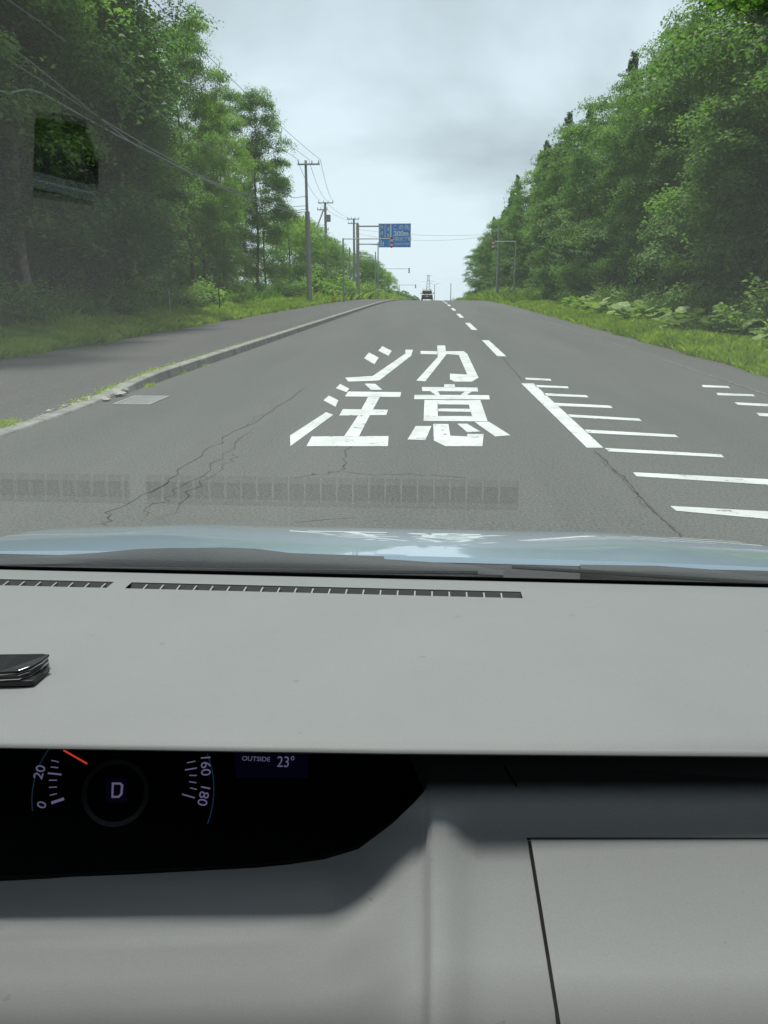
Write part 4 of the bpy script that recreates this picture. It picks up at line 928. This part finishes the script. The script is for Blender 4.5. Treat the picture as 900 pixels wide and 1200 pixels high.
# gadget lying at the left of the dashboard
gd = empty('dashboard_gadget', AZ(10, 795, DZ)); tag(gd, 'glossy black gadget with chrome-edged rounded corner lying on the grey dashboard', 'gadget')
zb_ = DZ + .0055
def outl(s, z): return [AZ(u, v, z) for u, v in s]
s_base = [(-25, 806), (0, 805), (30, 804.5), (40, 803.5), (52, 794), (58, 786), (58, 779), (40, 778), (-25, 780)]
b = MB().prism(outl(s_base, zb_), (0, 0, .007)); b.build('base', M['gloss'], gd, bevel=.001)
s_mid = [(-25, 797), (0, 798), (22, 797), (36, 793), (50, 784), (58, 776), (52, 771), (-25, 772)]
b = MB().prism(outl(s_mid, zb_ + .0075), (0, 0, .0022)); b.build('chrome_strip', M['chrome'], gd, bevel=.0005)
b = MB().prism(outl([(-25, 795), (0, 795.5), (22, 795), (36, 790.5), (50, 781), (57, 773), (52, 769), (-25, 770)], zb_ + .010), (0, 0, .0035)); b.build('middle', M['gloss'], gd, bevel=.0005)
b = MB().prism(outl([(-25, 791), (0, 791.5), (22, 790), (36, 785.5), (50, 777), (58, 769.5), (56, 768), (-25, 771)], zb_ + .0137), (0, 0, .0012)); b.build('chrome_strip', M['chrome'], gd)
top = [AZ(u, v, z) for u, v, z in ((-25, 789.5, zb_ + .0152), (0, 790, zb_ + .0152), (22, 788.5, zb_ + .0155), (36, 784, zb_ + .016), (50, 776, zb_ + .018), (58.5, 769, zb_ + .020), (50, 769, zb_ + .0185), (20, 771, zb_ + .017), (-25, 773, zb_ + .017))]
b = MB().prism(top, (0, 0, .003)); b.build('top_cover', M['gloss'], gd, bevel=.001)

# windscreen: 5 mm curved pane
by, bz = 1.238, 1.008
prof = []; yy, zz, q = by, bz, 0.0
while zz < 1.5 + .36 * yy + .02 and q < 1.3:
    be = math.radians(44 - 25 * max(0, q - .2)); prof.append((yy, zz, be)); yy -= math.cos(be) * .02; zz += math.sin(be) * .02; q += .02
WTY, WTZ = yy, zz; prof.append((yy, zz, be))
wxs = np.linspace(XL + .04, XR - .04, 9)
inn = [[(x, p[0], p[1]) for x in wxs] for p in prof]
outr = [[(x, p[0] + math.sin(p[2]) * .005, p[1] + math.cos(p[2]) * .005) for x in wxs] for p in prof]
b = MB(); b.grid(inn, flip=False); b.grid(outr, flip=True)
for k_ in (0, -1): b.add([inn[k_][0], inn[k_][-1], outr[k_][-1], outr[k_][0]], [(0, 1, 2, 3) if k_ == -1 else (3, 2, 1, 0)])
for k_ in (0, -1):
    b.grid([[r1[k_], r2[k_]] for r1, r2 in zip(inn, outr)], flip=(k_ == 0))
ws = b.build('windscreen', M['glass'], car, smooth=True)
fr = []
for t in (-.004, .012, .030):
    be = math.radians(45); fr.append([(x, by - math.cos(be) * t - math.sin(be) * .002, bz + math.sin(be) * t - math.cos(be) * .002) for x in wxs])
MB().grid(fr).build('black_border', M['black'], ws)
# cowl, wipers
b = MB(); cxs = np.linspace(XL + .03, XR - .03, 17)
b.grid([[(x, yy, zz) for x in cxs] for yy, zz in ((1.245, .985), (1.26, .998), (1.29, .992), (1.33, .975), (1.37, .972), (1.392, .985))])
cowl = b.build('cowl_panel', M['cowl'], car, smooth=True)
def wiperarm(pts, wdt, name):
    o = MB(); rows = []
    for (u, va, vb, Y0_) in pts:
        ca = AY(u, va, Y0_ + .012); cb = AY(u, vb, Y0_ - .012); mid = (ca + cb) / 2 + np.array([0, 0, .004])
        rows.append([ca + np.array([0, .012, -.012]), ca, mid, cb, cb + np.array([0, -.004, -.02])])
    o.grid(rows, flip=True); return o.build(name, M['wiper'], car, smooth=True)
wa = wiperarm([(-160, 658, 664, 1.33), (-20, 654.5, 662, 1.33), (60, 651, 661, 1.33), (110, 648, 660, 1.33), (160, 643.5, 660, 1.33), (200, 642, 661, 1.33), (240, 642.5, 662, 1.33), (270, 646, 663, 1.33), (330, 648, 664, 1.33), (390, 651, 666, 1.33), (450, 655, 669, 1.33), (540, 661, 672, 1.33), (590, 668, 674, 1.33)], .02, 'wiper_arm')
wb = wiperarm([(180, 643, 650, 1.355), (260, 641.5, 650, 1.355), (300, 643, 651, 1.355), (340, 648, 654, 1.355), (450, 652, 657, 1.355)], .02, 'wiper_arm')
wc = wiperarm([(680, 662, 666, 1.34), (770, 663, 674, 1.34), (830, 667, 682, 1.34), (880, 674, 686, 1.34), (960, 682, 692, 1.34), (1080, 692, 700, 1.34)], .02, 'wiper_arm')
for Yk, u0, v0, u1, v1 in ((1.30, -160, 664, 560, 671), (1.315, 600, 664, 1000, 690)):
    MB().tube([AY(u0, v0, Yk), AY((u0 + u1) / 2, (v0 + v1) / 2, Yk), AY(u1, v1, Yk)], .004, 6).build('wiper_blade', M['black'], car)
# bonnet
b = MB(); bx = np.linspace(-1, 1, 25); rows = []
for s in [0, .008, .03, .07, .11, .16, .2, .25, .3, .35, .4, .46, .53, .6, .68, .76, .84, .92, .97, 1.0]:
    r_ = []
    for t in bx:
        xx = -.10 + t * (.90 - .05 * s); zz = .992 - .14 * s - .14 * s * s - .010 * abs(t) ** 5 - .0025 + .004 * math.exp(-((abs(t) - .62) / .12) ** 2) * ss(0, .25, s) + (-.01 if s == 0 else 0) - (.16 * ((s - .84) / .16) ** 2 if s > .84 else 0)
        r_.append((xx, 1.398 + s + .015 * (1 - t * t) - .0, zz))
    rows.append(r_)
b.grid(rows); b.build('bonnet', M['carblue'], car, smooth=True)
# rest of the body
b = MB()
for s, x in ((-1, XL), (1, XR)):
    xi = x - s * .07
    b.box(min(x, xi), max(x, xi), 1.26, 2.25, .25, .62)
b.box(XL + .02, XR - .02, 2.25, 2.42, .22, .54); b.build('front_wings', M['carblue'], car, bevel=.05)
for s, x in ((-1, XL), (1, XR)):
    xi = x - s * .09; a_, c_ = min(x, xi), max(x, xi)
    d = MB().box(a_, c_, -.25, 1.22, .28, .98).build('door', M['carblue'], car, bevel=.02)
    MB().box(a_, c_, -1.9, -.27, .28, .98).build('door', M['carblue'], car, bevel=.02)
    MB().box((a_ + c_) / 2 - .003, (a_ + c_) / 2 + .003, -.21, .75, .98, 1.64).build('side_window', M['dimming_glass'], car)
    MB().box((a_ + c_) / 2 - .003, (a_ + c_) / 2 + .003, -1.81, -.3, .98, 1.64).build('side_window', M['dimming_glass'], car)
    for yy in (-.30, -1.9): MB().box(a_, c_, yy, yy + .09, .98, 1.66).build('pillar', M['liner'], car)
    p0 = np.array([(a_ + c_) / 2, 1.23, .99]); p1 = np.array([(a_ + c_) / 2, WTY, WTZ]); MB().tube([p0, (p0 + p1) / 2 + np.array([0, .01, .01]), p1], .045, 8).build('windscreen_pillar', M['liner'], car, smooth=True)
    for yy in (1.75, -1.35):
        wh = MB().tube([(x - s * .20, yy, .31), (x + s * .0, yy, .31)], .31, 24).build('wheel', M['rubber'], car)
        MB().tube([(x + s * .001, yy, .31), (x + s * .012, yy, .31)], .2, 16).build('rim', M['rim'], wh)
rf = MB(); rf.box(XL + .02, XR - .02, -2.3, WTY - .003, max(WTZ, 1.66), max(WTZ, 1.66) + .05); rf.build('roof', M['liner'], car, bevel=.02)
MB().box(XL + .05, XR - .05, -2.3, 1.2, .26, .32).build('cabin_floor', M['fabric'], car)
MB().box(XL + .02, XR - .02, -2.36, -2.3, .3, 1.68).build('tailgate', M['carblue'], car, bevel=.02)
MB().box(XL + .06, XR - .06, 1.0, 1.22, .33, .94).build('bulkhead', M['black'], car)
for xs_ in (.17, -.6):
    MB().box(xs_ - .25, xs_ + .25, -.35, .15, .5, .66).build('seat_cushion', M['fabric'], car, bevel=.05)
    MB().box(xs_ - .25, xs_ + .25, -.48, -.34, .62, 1.22).build('seat_back', M['fabric'], car, bevel=.05)
    MB().box(xs_ - .13, xs_ + .13, -.50, -.40, 1.27, 1.47).build('headrest', M['fabric'], car, bevel=.04)
st = MB(); ring = []
for k in range(33):
    q = 2 * math.pi * k / 32; ring.append((.17 + .18 * math.cos(q), .36 + .18 * math.sin(q) * .42, .74 + .18 * math.sin(q) * .9))
st.tube(ring, .015, 8, cap=False); swh = st.build('steering_wheel', M['black'], car, smooth=True)
MB().tube([(.17, .35, .735), (.17, .46, .70)], .06, 12).build('wheel_hub', M['black'], swh)
for q in (0, math.pi, -math.pi / 2): MB().tube([(.17, .36, .74), (.17 + .175 * math.cos(q), .36 + .175 * math.sin(q) * .42, .74 + .175 * math.sin(q) * .9)], .012, 6).build('spoke', M['black'], swh)
# drop unused prototypes
for k_, p in protos.items():
    if not p[1]:
        for ch in list(p[0].children): bpy.data.objects.remove(ch)
        bpy.data.objects.remove(p[0])
